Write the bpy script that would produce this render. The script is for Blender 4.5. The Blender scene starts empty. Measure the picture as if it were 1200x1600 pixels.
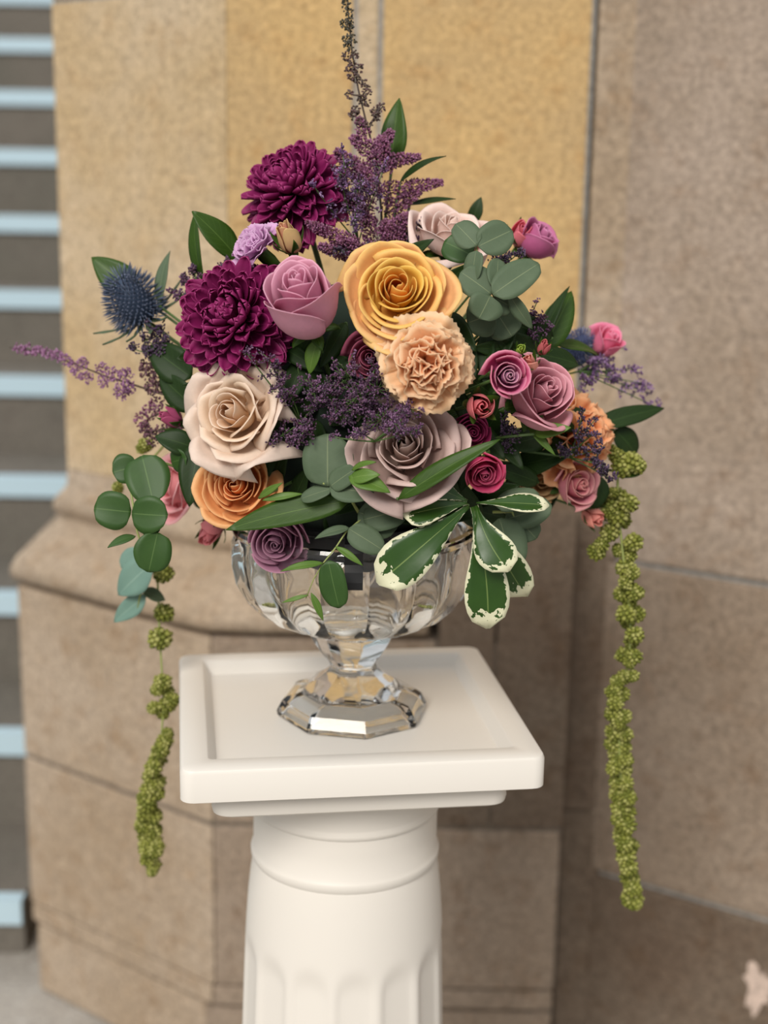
import bpy, bmesh, math, random
from mathutils import Vector, Matrix, noise
PI = math.pi
sc = bpy.context.scene
COL = sc.collection
R = random.Random(7)

# ------------------------------------------------------------------ camera
FPX, PITCH, ROLL, CAMZ = 2255.0, 0.22835, 0.01628, 1.303
_r = Vector((1, 0, 0)); _f = Vector((0, math.cos(PITCH), -math.sin(PITCH))); _u = Vector((0, math.sin(PITCH), math.cos(PITCH)))
CR = _r * math.cos(ROLL) + _u * math.sin(ROLL); CU = -_r * math.sin(ROLL) + _u * math.cos(ROLL); CF = _f
cd = bpy.data.cameras.new('camera'); cam = bpy.data.objects.new('camera', cd); COL.objects.link(cam)
cam.matrix_world = Matrix(((CR.x, CU.x, -CF.x, 0), (CR.y, CU.y, -CF.y, 0), (CR.z, CU.z, -CF.z, CAMZ), (0, 0, 0, 1)))
cd.sensor_fit = 'VERTICAL'; cd.sensor_height = 36; cd.sensor_width = 27; cd.lens = 36 * FPX / 1600
cd.clip_start = 0.05
cd.dof.use_dof = True; cd.dof.focus_distance = 1.13; cd.dof.aperture_fstop = 3.5
sc.camera = cam
# ------------------------------------------------------------------ light
w = bpy.data.worlds.new('overcast'); sc.world = w; w.use_nodes = True
nt = w.node_tree; nt.nodes.clear()
out = nt.nodes.new('ShaderNodeOutputWorld'); bg = nt.nodes.new('ShaderNodeBackground')
tc = nt.nodes.new('ShaderNodeTexCoord'); sx = nt.nodes.new('ShaderNodeSeparateXYZ'); mp = nt.nodes.new('ShaderNodeMapRange')
mp.inputs['From Min'].default_value = 0.0; mp.inputs['From Max'].default_value = 1.0
mp.inputs['To Min'].default_value = 0.33; mp.inputs['To Max'].default_value = 1.0       # overcast sky: zenith three times the horizon
nt.links.new(tc.outputs['Generated'], sx.inputs[0]); nt.links.new(sx.outputs['Z'], mp.inputs['Value'])
nt.links.new(mp.outputs[0], bg.inputs['Strength']); bg.inputs['Color'].default_value = (0.96, 0.98, 1.0, 1)
nt.links.new(bg.outputs[0], out.inputs[0])
sd = bpy.data.lights.new('sun', 'SUN'); so = bpy.data.objects.new('sun', sd); COL.objects.link(so)
sd.energy = 2.7; sd.angle = math.radians(24); sd.color = (1.0, 0.95, 0.88)
so.rotation_euler = Vector((0.24, 0.72, -0.55)).to_track_quat('-Z', 'Y').to_euler()
so.location = (-1, -1, 3)
sc.view_settings.view_transform = 'Standard'; sc.view_settings.look = 'None'
sc.view_settings.gamma = 1; sc.view_settings.use_curve_mapping = False
sc.view_settings.exposure = 0.0

# ------------------------------------------------------------------ helpers
YA = 1.235
def ray(px, py):
    v = CF + CR * ((px - 600) / FPX) + CU * ((800 - py) / FPX)
    return v / v.y
def WP(px, py, d):                    # point of the upright plane d metres in front of the vase axis
    v = ray(px, py) * (YA - d); return Vector((v.x, v.y, v.z + CAMZ))
def msc(p): return (Vector(p) - Vector((0, 0, CAMZ))).dot(CF) / FPX      # metres for one photo pixel there
def bulge(px, py):
    q = 1 - ((px - 575) / 335) ** 2 - ((py - 610) / 300) ** 2
    return 0.155 * math.sqrt(max(0.0, q))
def FV(r, u, t): return Vector((r, -t, u)).normalized()                   # right, up, towards the viewer
def lin(c):
    o = []
    for x in c[:3]:
        x = x / 255.0
        o.append(x / 12.92 if x <= 0.04045 else ((x + 0.055) / 1.055) ** 2.4)
    return tuple(o)
def plin(c, g=1.34):                     # petal pigment: thin layered petals pass light, so the pigment sits a little above the seen colour
    l_ = lin(c); g = min(g, 0.94 / max(l_)); return tuple(x * g for x in l_)
def mixc(a, b, t):
    t = max(0.0, min(1.0, t)); return tuple(a[i] + (b[i] - a[i]) * t for i in range(3))
def sstep(a, b, x):
    x = max(0.0, min(1.0, (x - a) / (b - a))); return x * x * (3 - 2 * x)

def mesh(name, V, F, mat, cols=None, uvs=None, smooth=True):
    me = bpy.data.meshes.new(name)
    me.from_pydata([tuple(v) for v in V], [], F)
    if cols is not None:
        at = me.color_attributes.new('Col', 'FLOAT_COLOR', 'POINT')
        at.data.foreach_set('color', [x for c in cols for x in (c[0], c[1], c[2], 1.0)])
    if uvs is not None:
        ul = me.uv_layers.new(name='UVMap')
        flat = []
        for f in F:
            for i in f: flat += uvs[i]
        ul.data.foreach_set('uv', flat)
    if smooth: me.polygons.foreach_set('use_smooth', [True] * len(me.polygons))
    if mat: me.materials.append(mat)
    me.update()
    return me
def obj(name, me, parent=None):
    o = bpy.data.objects.new(name, me); COL.objects.link(o)
    if parent is not None: o.parent = parent
    return o
def wobj(name, V, F, mat, parent, M, **k):            # vertices given in the world, stored in the parent's space
    Mi = M.inverted(); return obj(name, mesh(name, [Mi @ Vector(v) for v in V], F, mat, **k), parent)
def tag(o, label, cat=None, group=None, kind=None):
    if label: o['label'] = label
    if cat: o['category'] = cat
    if group: o['group'] = group
    if kind: o['kind'] = kind
    return o
GROUPS = {'rose': 'roses in the bouquet', 'rose bud': 'rose buds in the bouquet', 'carnation': 'carnations in the bouquet', 'eucalyptus': 'eucalyptus sprigs in the bouquet', 'sea lavender': 'sea lavender sprays in the bouquet',
          'astilbe': 'astilbe sprays in the bouquet', 'thistle': 'blue thistles in the bouquet', 'leaf': 'green leaf sprigs in the bouquet'}
def thing(name, loc, label, cat, group=None, M=None):
    o = bpy.data.objects.new(name, None); COL.objects.link(o); o.empty_display_size = 0.02
    M = Matrix.Translation(loc) if M is None else M
    o.matrix_basis = M
    tag(o, label, cat, group or GROUPS.get(cat)); return o, M
def solid(o, th):
    m = o.modifiers.new('thickness', 'SOLIDIFY'); m.thickness = th; m.offset = 0; return o
def frame(loc, zdir, roll=0.0):
    z = Vector(zdir).normalized()
    x = Vector((1, 0, 0)) if abs(z.x) < 0.9 else Vector((0, 1, 0))
    y = z.cross(x).normalized(); x = y.cross(z)
    M = Matrix(((x.x, y.x, z.x, 0), (x.y, y.y, z.y, 0), (x.z, y.z, z.z, 0), (0, 0, 0, 1)))
    return Matrix.Translation(loc) @ M @ Matrix.Rotation(roll, 4, 'Z')
def grid_faces(nu, nv, off=0):
    return [(off + j * nu + i, off + j * nu + i + 1, off + (j + 1) * nu + i + 1, off + (j + 1) * nu + i) for j in range(nv - 1) for i in range(nu - 1)]
def tube(pts, r0, r1, n=6):
    pts = [Vector(p) for p in pts]; V = []; F = []
    for k, p in enumerate(pts):
        a = pts[max(k - 1, 0)]; b = pts[min(k + 1, len(pts) - 1)]
        t = (b - a).normalized()
        x = t.orthogonal().normalized() if k == 0 else (x - t * x.dot(t)).normalized()
        y = t.cross(x); r = r0 + (r1 - r0) * k / max(1, len(pts) - 1)
        for i in range(n):
            an = 2 * PI * i / n; V.append(p + (x * math.cos(an) + y * math.sin(an)) * r)
    for k in range(len(pts) - 1):
        for i in range(n):
            j = (i + 1) % n; F.append((k * n + i, k * n + j, (k + 1) * n + j, (k + 1) * n + i))
    F.append(tuple(range(n))[::-1]); F.append(tuple((len(pts) - 1) * n + i for i in range(n)))
    return V, F
def bez(a, b, c, n=8):
    a, b, c = Vector(a), Vector(b), Vector(c)
    return [(a * (1 - t) ** 2 + b * 2 * t * (1 - t) + c * t * t) for t in [k / n for k in range(n + 1)]]
def join(parts):
    V = []; F = []
    for v, f in parts:
        o = len(V); V += list(v); F += [tuple(i + o for i in q) for q in f]
    return V, F

# ------------------------------------------------------------------ materials
def newmat(name):
    m = bpy.data.materials.new(name); m.use_nodes = True
    n = m.node_tree.nodes; return m, n, m.node_tree.links, n['Principled BSDF'], n['Material Output']
def plain(name, c, rough=0.5, **k):
    m, n, l, p, o = newmat(name)
    p.inputs['Base Color'].default_value = (*lin(c), 1); p.inputs['Roughness'].default_value = rough
    for kk, v in k.items(): p.inputs[kk].default_value = v
    return m
def petal_mat(name, transl=0.25, rough=0.55, grain=900.0, amt=0.12):
    m, n, l, p, o = newmat(name)
    a = n.new('ShaderNodeVertexColor'); a.layer_name = 'Col'
    tcn = n.new('ShaderNodeTexCoord'); ns = n.new('ShaderNodeTexNoise'); ns.inputs['Scale'].default_value = grain
    l.new(tcn.outputs['Object'], ns.inputs['Vector'])
    hs = n.new('ShaderNodeHueSaturation'); mr = n.new('ShaderNodeMapRange')
    mr.inputs['To Min'].default_value = 1 - amt; mr.inputs['To Max'].default_value = 1 + amt
    l.new(ns.outputs['Fac'], mr.inputs['Value']); l.new(mr.outputs[0], hs.inputs['Value']); l.new(a.outputs['Color'], hs.inputs['Color'])
    l.new(hs.outputs[0], p.inputs['Base Color']); p.inputs['Roughness'].default_value = rough
    p.inputs['Specular IOR Level'].default_value = 0.3
    t = n.new('ShaderNodeBsdfTranslucent'); l.new(hs.outputs[0], t.inputs['Color'])
    mx = n.new('ShaderNodeMixShader'); mx.inputs[0].default_value = transl
    l.new(p.outputs[0], mx.inputs[1]); l.new(t.outputs[0], mx.inputs[2]); l.new(mx.outputs[0], o.inputs[0])
    return m
M_PETAL = petal_mat('petal_velvet', 0.28, 0.5, 260, 0.07)
M_FLORET = petal_mat('floret', 0.1, 0.6, 800, 0.1)
def leaf_mat(name, c1, c2, rib, rough, bumpy=0.2, veins=0.5, transl=0.12, spec=0.5):
    m, n, l, p, o = newmat(name)
    uv = n.new('ShaderNodeUVMap'); uv.uv_map = 'UVMap'; s = n.new('ShaderNodeSeparateXYZ'); l.new(uv.outputs[0], s.inputs[0])
    def mth(op, a, b=None):
        q = n.new('ShaderNodeMath'); q.operation = op
        for i, x in enumerate((a, b)):
            if x is None: continue
            if isinstance(x, (int, float)): q.inputs[i].default_value = x
            else: l.new(x, q.inputs[i])
        return q.outputs[0]
    au = mth('ABSOLUTE', mth('MULTIPLY', mth('SUBTRACT', s.outputs[0], 0.5), 2.0))
    midrib = mth('MULTIPLY', mth('LESS_THAN', au, 0.028), 0.8)
    sv = mth('FRACT', mth('MULTIPLY', mth('SUBTRACT', s.outputs[1], mth('MULTIPLY', au, 0.28)), 8.0))
    vein = mth('MULTIPLY', mth('LESS_THAN', sv, 0.06), mth('MULTIPLY', 0.6, veins))
    fac = mth('MAXIMUM', midrib, vein)
    tcn = n.new('ShaderNodeTexCoord'); ns = n.new('ShaderNodeTexNoise'); ns.inputs['Scale'].default_value = 60; ns.inputs['Detail'].default_value = 4
    l.new(tcn.outputs['Object'], ns.inputs['Vector'])
    mc = n.new('ShaderNodeMix'); mc.data_type = 'RGBA'; l.new(ns.outputs['Fac'], mc.inputs[0])
    mc.inputs[6].default_value = (*lin(c1), 1); mc.inputs[7].default_value = (*lin(c2), 1)
    m2 = n.new('ShaderNodeMix'); m2.data_type = 'RGBA'; l.new(fac, m2.inputs[0]); l.new(mc.outputs[2], m2.inputs[6]); m2.inputs[7].default_value = (*lin(rib), 1)
    col = m2.outputs[2]
    p.inputs['Roughness'].default_value = rough; p.inputs['Specular IOR Level'].default_value = spec
    bp = n.new('ShaderNodeBump'); bp.inputs['Strength'].default_value = bumpy; bp.inputs['Distance'].default_value = 0.001
    l.new(mth('SUBTRACT', ns.outputs['Fac'], fac), bp.inputs['Height']); l.new(bp.outputs[0], p.inputs['Normal'])
    t = n.new('ShaderNodeBsdfTranslucent'); mx = n.new('ShaderNodeMixShader'); mx.inputs[0].default_value = transl
    l.new(p.outputs[0], mx.inputs[1]); l.new(t.outputs[0], mx.inputs[2]); l.new(mx.outputs[0], o.inputs[0])
    l.new(col, p.inputs['Base Color']); l.new(col, t.inputs['Color'])
    return m, n, l, p, t, m2, au, s, mth, tcn
M_LEAF = leaf_mat('leaf_green', (46, 72, 20), (62, 90, 28), (92, 120, 52), 0.42, spec=.25)[0]
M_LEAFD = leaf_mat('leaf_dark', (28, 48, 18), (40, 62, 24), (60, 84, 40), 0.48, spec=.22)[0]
M_LEAFL = leaf_mat('leaf_fresh', (78, 112, 40), (104, 136, 56), (130, 156, 80), 0.45, transl=0.2, spec=.35)[0]
M_EUC = leaf_mat('leaf_eucalyptus', (72, 90, 66), (96, 112, 86), (122, 134, 100), 0.6, 0.15, 0.12, 0.08, 0.3)[0]
M_EUCG = leaf_mat('leaf_eucalyptus_green', (42, 72, 26), (60, 92, 38), (88, 116, 62), 0.5, 0.15, 0.12, 0.1, 0.4)[0]
M_EUCB = leaf_mat('leaf_eucalyptus_blue', (104, 138, 126), (126, 156, 142), (150, 176, 160), 0.6, 0.1, 0.1, 0.1, 0.3)[0]
def varieg():
    m, n, l, p, t, m2, au, s, mth, tcn = leaf_mat('leaf_variegated', (36, 68, 16), (52, 88, 26), (120, 142, 76), 0.38, 0.2, 0.0, 0.12)
    mpn = n.new('ShaderNodeMapping'); uvn = n.new('ShaderNodeUVMap'); uvn.uv_map = 'UVMap'
    oi = n.new('ShaderNodeObjectInfo')
    mpn.inputs['Scale'].default_value = (7, 16, 1); l.new(uvn.outputs[0], mpn.inputs[0])
    ad = n.new('ShaderNodeVectorMath'); ad.operation = 'ADD'; l.new(mpn.outputs[0], ad.inputs[0])
    mu = mth('MULTIPLY', oi.outputs['Random'], 40.0); l.new(mu, ad.inputs[1])
    ns = n.new('ShaderNodeTexNoise'); ns.inputs['Scale'].default_value = 1.0; ns.inputs['Detail'].default_value = 3; l.new(ad.outputs[0], ns.inputs['Vector'])
    tipv = mth('MULTIPLY', mth('SUBTRACT', s.outputs[1], 0.30), 1.42)
    e = mth('MAXIMUM', mth('MULTIPLY', au, mth('ADD', 0.80, mth('MULTIPLY', s.outputs[1], 0.24))), tipv)
    e = mth('ADD', e, mth('MULTIPLY', mth('SUBTRACT', ns.outputs['Fac'], 0.5), 0.62))
    msk = mth('GREATER_THAN', e, 0.81)
    m3 = n.new('ShaderNodeMix'); m3.data_type = 'RGBA'; l.new(msk, m3.inputs[0]); l.new(m2.outputs[2], m3.inputs[6]); m3.inputs[7].default_value = (*lin((226, 224, 190)), 1)
    l.new(m3.outputs[2], p.inputs['Base Color']); l.new(m3.outputs[2], t.inputs['Color'])
    return m
M_VAR = varieg()
M_STEM = plain('stem_green', (78, 104, 52), 0.5)
M_STEMY = plain('stem_yellow_green', (150, 160, 92), 0.5)
M_STEMB = plain('stem_brown', (74, 58, 48), 0.6)
def stone_mat(name, ca, cb, cc, bump=0.35):
    m, n, l, p, o = newmat(name)
    tcn = n.new('ShaderNodeTexCoord')
    def ns(scale, det=4, rough=0.6):
        q = n.new('ShaderNodeTexNoise'); q.inputs['Scale'].default_value = scale; q.inputs['Detail'].default_value = det
        q.inputs['Roughness'].default_value = rough; l.new(tcn.outputs['Object'], q.inputs['Vector']); return q
    def ramp(src, a, b):
        q = n.new('ShaderNodeMapRange'); q.inputs['From Min'].default_value = a; q.inputs['From Max'].default_value = b; l.new(src, q.inputs['Value']); return q.outputs[0]
    big = ns(4.0); mid = ns(22, 6, 0.7); fine = ns(120, 4, 0.75); pits = ns(60, 2)
    m1 = n.new('ShaderNodeMix'); m1.data_type = 'RGBA'; l.new(ramp(big.outputs['Fac'], 0.38, 0.64), m1.inputs[0])
    m1.inputs[6].default_value = (*lin(ca), 1); m1.inputs[7].default_value = (*lin(cb), 1)
    m2 = n.new('ShaderNodeMix'); m2.data_type = 'RGBA'; l.new(ramp(mid.outputs['Fac'], 0.52, 0.78), m2.inputs[0])
    l.new(m1.outputs[2], m2.inputs[6]); m2.inputs[7].default_value = (*lin(cc), 1)
    hs = n.new('ShaderNodeHueSaturation'); l.new(m2.outputs[2], hs.inputs['Color'])
    vr = n.new('ShaderNodeMapRange'); vr.inputs['From Min'].default_value = 0.3; vr.inputs['From Max'].default_value = 0.7
    vr.inputs['To Min'].default_value = 0.64; vr.inputs['To Max'].default_value = 1.34; l.new(fine.outputs['Fac'], vr.inputs['Value']); l.new(vr.outputs[0], hs.inputs['Value'])
    l.new(hs.outputs[0], p.inputs['Base Color']); p.inputs['Roughness'].default_value = 0.9; p.inputs['Specular IOR Level'].default_value = 0.2
    ad = n.new('ShaderNodeMath'); ad.operation = 'ADD'; l.new(fine.outputs['Fac'], ad.inputs[0]); l.new(pits.outputs['Fac'], ad.inputs[1])
    bp = n.new('ShaderNodeBump'); bp.inputs['Strength'].default_value = bump; bp.inputs['Distance'].default_value = 0.006
    l.new(ad.outputs[0], bp.inputs['Height']); l.new(bp.outputs[0], p.inputs['Normal'])
    return m
M_ST_GOLD = stone_mat('sandstone_golden', (198, 166, 116), (186, 158, 116), (176, 138, 90))
M_ST_PALE = stone_mat('sandstone_pale', (192, 172, 144), (186, 162, 126), (174, 146, 110))
M_ST_BUFF = stone_mat('sandstone_buff', (172, 155, 136), (160, 141, 119), (146, 121, 94))
M_ST_GREY = stone_mat('sandstone_grey', (168, 152, 138), (152, 136, 120), (136, 114, 94))
M_ST_UMB_SHADED = stone_mat('sandstone_umber_shaded', (150, 134, 118), (138, 121, 104), (122, 100, 80))  # umber course colour; on the plinth front it paints in that face's shadow
M_ST_BRN_SHADED = stone_mat('sandstone_brown_shaded', (116, 102, 88), (104, 88, 74), (94, 74, 56))  # brown stone, darkened further to paint in the shade of the lower corner
M_MORTAR = stone_mat('mortar', (156, 152, 146), (142, 140, 136), (124, 118, 110), 0.2)
M_MORTARD = stone_mat('mortar_dark', (116, 106, 94), (106, 96, 86), (92, 82, 72), 0.2)  # darker mortar, so the plinth joints stay faint
M_FLOOR = stone_mat('floor_stone', (168, 162, 154), (150, 144, 136), (190, 186, 180), 0.1)
M_WHITE = plain('plaster_white_paint', (228, 222, 213), 0.42)
M_RISER = stone_mat('stair_concrete', (112, 106, 98), (104, 100, 92), (94, 88, 82), 0.1)
M_NOSE = plain('stair_nosing_paint', (182, 206, 218), 0.5)
M_BLACK = plain('black_plastic', (18, 18, 20), 0.45)
M_FOAM = plain('floral_foam', (24, 38, 26), 0.95)
M_GLASS, _n, _l, _p, _o = newmat('clear_glass')
_p.inputs['Base Color'].default_value = (0.97, 0.985, 0.985, 1); _p.inputs['Transmission Weight'].default_value = 1.0
_p.inputs['Roughness'].default_value = 0.0; _p.inputs['IOR'].default_value = 1.5

# ------------------------------------------------------------------ structure: walls, floor, stairs
def prism(name, poly, z0, z1, mat, parent=None, bev=0.004):
    bm = bmesh.new()
    lo = [bm.verts.new((x, y, z0)) for x, y in poly]; hi = [bm.verts.new((x, y, z1)) for x, y in poly]
    n = len(poly)
    bm.faces.new(lo[::-1]); bm.faces.new(hi)
    for i in range(n):
        j = (i + 1) % n; bm.faces.new((lo[i], lo[j], hi[j], hi[i]))
    bmesh.ops.recalc_face_normals(bm, faces=bm.faces)
    if bev: bmesh.ops.bevel(bm, geom=list(bm.edges), offset=bev, segments=2, affect='EDGES', profile=0.6)
    me = bpy.data.meshes.new(name); bm.to_mesh(me); bm.free(); me.materials.append(mat)
    return obj(name, me, parent)
def struct(o): o['kind'] = 'structure'; return o

fl = struct(prism('floor', [(-4, -3), (4, -3), (4, 6), (-4, 6)], -0.1, 0.0, M_FLOOR, None, 0))

# pier on the left: plan corners of the upper face
A_ = (0.262, 1.95); B_ = (-0.214, 1.95); C_ = (-0.482, 2.15); D_ = (-0.47, 2.9); E_ = (0.262, 2.9)
def offs(o):                        # plan outline pushed out by o (left side, chamfer face, front face)
    ln = [((C_[0], C_[1]), (D_[0], D_[1])), ((B_[0], B_[1]), (C_[0], C_[1])), ((A_[0], A_[1]), (B_[0], B_[1]))]
    res = []
    for (p, q) in ln:
        dx, dy = q[0] - p[0], q[1] - p[1]; L = math.hypot(dx, dy); nx, ny = -dy / L, dx / L
        if nx * (0 - p[0]) * 0 + ny > 0 and False: pass
        # outward = away from the pier centre
        cx, cy = 0.0, 2.5
        if (p[0] - cx) * nx + (p[1] - cy) * ny < 0: nx, ny = -nx, -ny
        res.append(((p[0] + nx * o, p[1] + ny * o), (dx / L, dy / L)))
    def isec(a, b):
        (p, u), (q, v) = a, b
        den = u[0] * v[1] - u[1] * v[0]; t = ((q[0] - p[0]) * v[1] - (q[1] - p[1]) * v[0]) / den
        return (p[0] + u[0] * t, p[1] + u[1] * t)
    Cn = isec(res[0], res[1]); Bn = isec(res[1], res[2])
    return {'A': (A_[0], A_[1] - o), 'B': Bn, 'C': Cn, 'D': (D_[0] - o, D_[1]), 'E': E_}
core = offs(-0.003)
wl = struct(prism('wall_left', [core['A'], core['B'], core['C'], core['D'], core['E']], 0.0, 3.2, M_MORTAR, None, 0))
g = 0.003
o0 = offs(0)
XJ1, XJ2 = -0.047, -0.014
def Pup(z0, z1, m1=M_ST_PALE, m2=M_ST_GOLD):
    prism('stone', [B_, C_, (C_[0], 2.5), (B_[0], 2.5)], z0 + g, z1 - g, m1, wl, 0.001)
    prism('stone', [(XJ1 - g, 1.95), (B_[0] + 0.0006, 1.95), (B_[0] + 0.0006, 2.3), (XJ1 - g, 2.3)], z0 + g, z1 - g, m2, wl, 0.001)
Pup(0.86, 1.537); Pup(1.537, 2.3); Pup(2.3, 3.2)
for z0, z1 in ((0.86, 2.0), (2.0, 3.2)):
    prism('stone', [(XJ1 + g, 1.951), (XJ2 - g, 1.951), (XJ2 - g, 2.3), (XJ1 + g, 2.3)], z0 + g, z1 - g, M_ST_PALE, wl, 0.003)
    prism('stone', [(XJ2 + g, 1.95), (0.262 - 0.005, 1.95), (0.262 - 0.005, 2.3), (XJ2 + g, 2.3)], z0 + g, z1 - g, M_ST_GOLD, wl, 0.003)
for z0, z1, m in ((0.0, 0.41, M_ST_BRN_SHADED), (0.41, 0.86, M_ST_BRN_SHADED), (0.86, 1.9, M_ST_BUFF), (1.9, 3.2, M_ST_BUFF)):   # narrow upright stones beside the corner
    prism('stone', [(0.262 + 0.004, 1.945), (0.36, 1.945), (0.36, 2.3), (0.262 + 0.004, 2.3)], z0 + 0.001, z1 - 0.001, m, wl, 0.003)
# base moulding swept round the pier, in two lengths
prof = [(-0.02, 0.862), (0.0, 0.862), (0.002, 0.838), (0.010, 0.828), (0.019, 0.820), (0.022, 0.808), (0.019, 0.797), (0.010, 0.790), (0.012, 0.784),
        (0.026, 0.772), (0.044, 0.757), (0.060, 0.745), (0.074, 0.733), (0.082, 0.720), (0.083, 0.707), (0.078, 0.697), (0.066, 0.692), (-0.02, 0.690)]
def sweep(name, keys, mat, parent):
    V = []; F = []; n = len(prof)
    for k in keys:
        for (o, z) in prof:
            q = offs(o); p = k(q); V.append((p[0], p[1], z))
    m = len(keys)
    for a in range(m - 1):
        for i in range(n - 1): F.append((a * n + i, a * n + i + 1, (a + 1) * n + i + 1, (a + 1) * n + i))
        F.append((a * n + n - 1, a * n, (a + 1) * n, (a + 1) * n + n - 1))
    F.append(tuple(range(n))); F.append(tuple((m - 1) * n + i for i in range(n))[::-1])
    me = mesh(name, V, F, mat, smooth=False)
    bm = bmesh.new(); bm.from_mesh(me); bmesh.ops.recalc_face_normals(bm, faces=bm.faces); bm.to_mesh(me); bm.free()
    for pl in me.polygons: pl.use_smooth = len(pl.vertices) == 4
    return obj(name, me, parent)
def lerp2(a, b, t): return (a[0] + (b[0] - a[0]) * t, a[1] + (b[1] - a[1]) * t)
tr = sweep('moulding_stone', [lambda q: (q['C'][0], 2.6), lambda q: q['C'], lambda q: lerp2(q['C'], q['B'], 0.86), lambda q: (lerp2(lerp2(q['C'], q['B'], .95), lerp2(q['B'], q['A'], .03), .5)), lambda q: lerp2(q['B'], q['A'], 0.12), lambda q: lerp2(q['B'], q['A'], 0.60)], M_ST_BUFF, wl)
q7 = offs(0.074)
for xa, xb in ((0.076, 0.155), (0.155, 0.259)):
    prism('stone', [(xa + .002, q7['A'][1]), (xb - .001, q7['A'][1]), (xb - .001, 2.2), (xa + .002, 2.2)], 0.412 + g, 0.872, M_ST_BRN_SHADED, wl, 0.003)
def plinth(z0, z1, q, m, m2, xs=(0.02, ), bev=0.004, xend=0.258):
    prism('stone', [(q['C'][0], 2.7), q['C'], q['B'], (q['B'][0] + 0.006, q['B'][1]), (q['B'][0] + 0.006, 2.2)], z0 + g, z1 - g, m, wl, bev)
    xx = [q['B'][0] + 0.0035] + list(xs) + [xend]
    for a, b in zip(xx[:-1], xx[1:]):
        prism('stone', [(a + g, q['A'][1]), (b - g, q['A'][1]), (b - g, 2.2), (a + g, 2.2)], z0 + g, z1 - g, m2, wl, bev)
qm = offs(0.071)
prism('mortar_core', [(qm['C'][0], 2.6), qm['C'], qm['B'], (0.257, qm['A'][1]), (0.257, 2.15)], 0.165, 0.686, M_MORTARD, wl, 0)
qm = offs(0.062); qm['B'] = lerp2(qm['B'], qm['C'], .06)
prism('mortar_core', [(qm['C'][0], 2.6), qm['C'], qm['B'], (0.257, qm['A'][1]), (0.257, 2.15)], 0.0, 0.15, M_MORTARD, wl, 0)
plinth(0.412, 0.690, q7, M_ST_BUFF, M_ST_UMB_SHADED, (), xend=0.076)
plinth(0.158, 0.412, q7, M_ST_BUFF, M_ST_UMB_SHADED, (0.05,))
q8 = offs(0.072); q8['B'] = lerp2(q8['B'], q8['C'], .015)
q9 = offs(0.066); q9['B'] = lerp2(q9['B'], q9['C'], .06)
plinth(0.124, 0.160, q8, M_ST_BUFF, M_ST_UMB_SHADED, ())
plinth(0.0, 0.122, q9, M_ST_BUFF, M_ST_UMB_SHADED, (0.03,))

# wall on the right, running towards the viewer
K = (0.305, 1.95); al = math.radians(32.3); ux, uy = math.cos(al), -math.sin(al); nx_, ny_ = math.sin(al), math.cos(al)
def rw(t, dpt): return (K[0] + ux * t + nx_ * dpt, K[1] + uy * t + ny_ * dpt)
wr = struct(prism('wall_right', [rw(0.0, 0.006), rw(1.4, 0.006), rw(1.4, 0.35), rw(0.0, 0.35)], 0.0, 3.2, M_MORTAR, None, 0))
for z0, z1, cuts, m in ((0.0, 0.315, (0, 0.62, 1.4), M_ST_BRN_SHADED), (0.315, 0.788, (0, 0.52, 1.4), M_ST_UMB_SHADED), (0.788, 1.75, (0, 0.75, 1.4), M_ST_GREY), (1.75, 2.4, (0, 0.5, 1.4), M_ST_GREY), (2.4, 3.2, (0, 0.7, 1.4), M_ST_GREY)):
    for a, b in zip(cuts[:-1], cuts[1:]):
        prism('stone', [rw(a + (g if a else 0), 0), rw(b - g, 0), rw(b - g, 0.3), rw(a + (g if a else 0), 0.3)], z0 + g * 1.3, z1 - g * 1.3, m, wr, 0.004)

pt_ = []                                     # lime patch low on the right wall
for k in range(22):
    a = 2 * PI * k / 22; rr_ = 1 + .28 * math.sin(3 * a + 1) + .16 * math.sin(7 * a) + .1 * math.sin(11 * a + 2)
    pt_.append((0.268 + .020 * rr_ * math.cos(a), 0.212 + .034 * rr_ * math.sin(a)))
V = [(*rw(t_, dp), z_) for dp in (0.001, -0.0015) for (t_, z_) in pt_]
F = [tuple(range(22)), tuple(range(22, 44))[::-1]] + [(k, (k + 1) % 22, 22 + (k + 1) % 22, 22 + k) for k in range(22)]
pa = obj('lime_patch', mesh('lime_patch', V, F, stone_mat('lime_plaster', (206, 186, 172), (196, 174, 160), (180, 160, 148), .2), smooth=False), wr)

# stairs rising behind the pier
st, Mst = thing('staircase', (-1.6, 2.23, 0), 'dark concrete staircase with pale nosing strips behind the stone pier', 'staircase')
RISE, RUN = 0.18, 0.30
for k in range(-3, 12):
    zt = 0.640 + RISE * k; y0 = 3.129 + RUN * k
    V = [(x, y, z) for z in (max(0, zt - RISE - 0.04), zt) for (x, y) in ((-2.6, y0), (-0.60, y0), (-0.60, y0 + RUN + 0.04), (-2.6, y0 + RUN + 0.04))]
    F = [(3, 2, 1, 0), (4, 5, 6, 7), (0, 1, 5, 4), (1, 2, 6, 5), (2, 3, 7, 6), (3, 0, 4, 7)]
    s_ = wobj('step', V, F, M_RISER, st, Mst, smooth=False)
    h = 0.040
    V = [(x, y, z) for z in (zt - h, zt + 0.004) for (x, y) in ((-2.6, y0 - 0.012), (-0.601, y0 - 0.012), (-0.601, y0 + 0.02), (-2.6, y0 + 0.02))]
    wobj('nosing', V, F, M_NOSE, s_, Mst, smooth=False)

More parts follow.
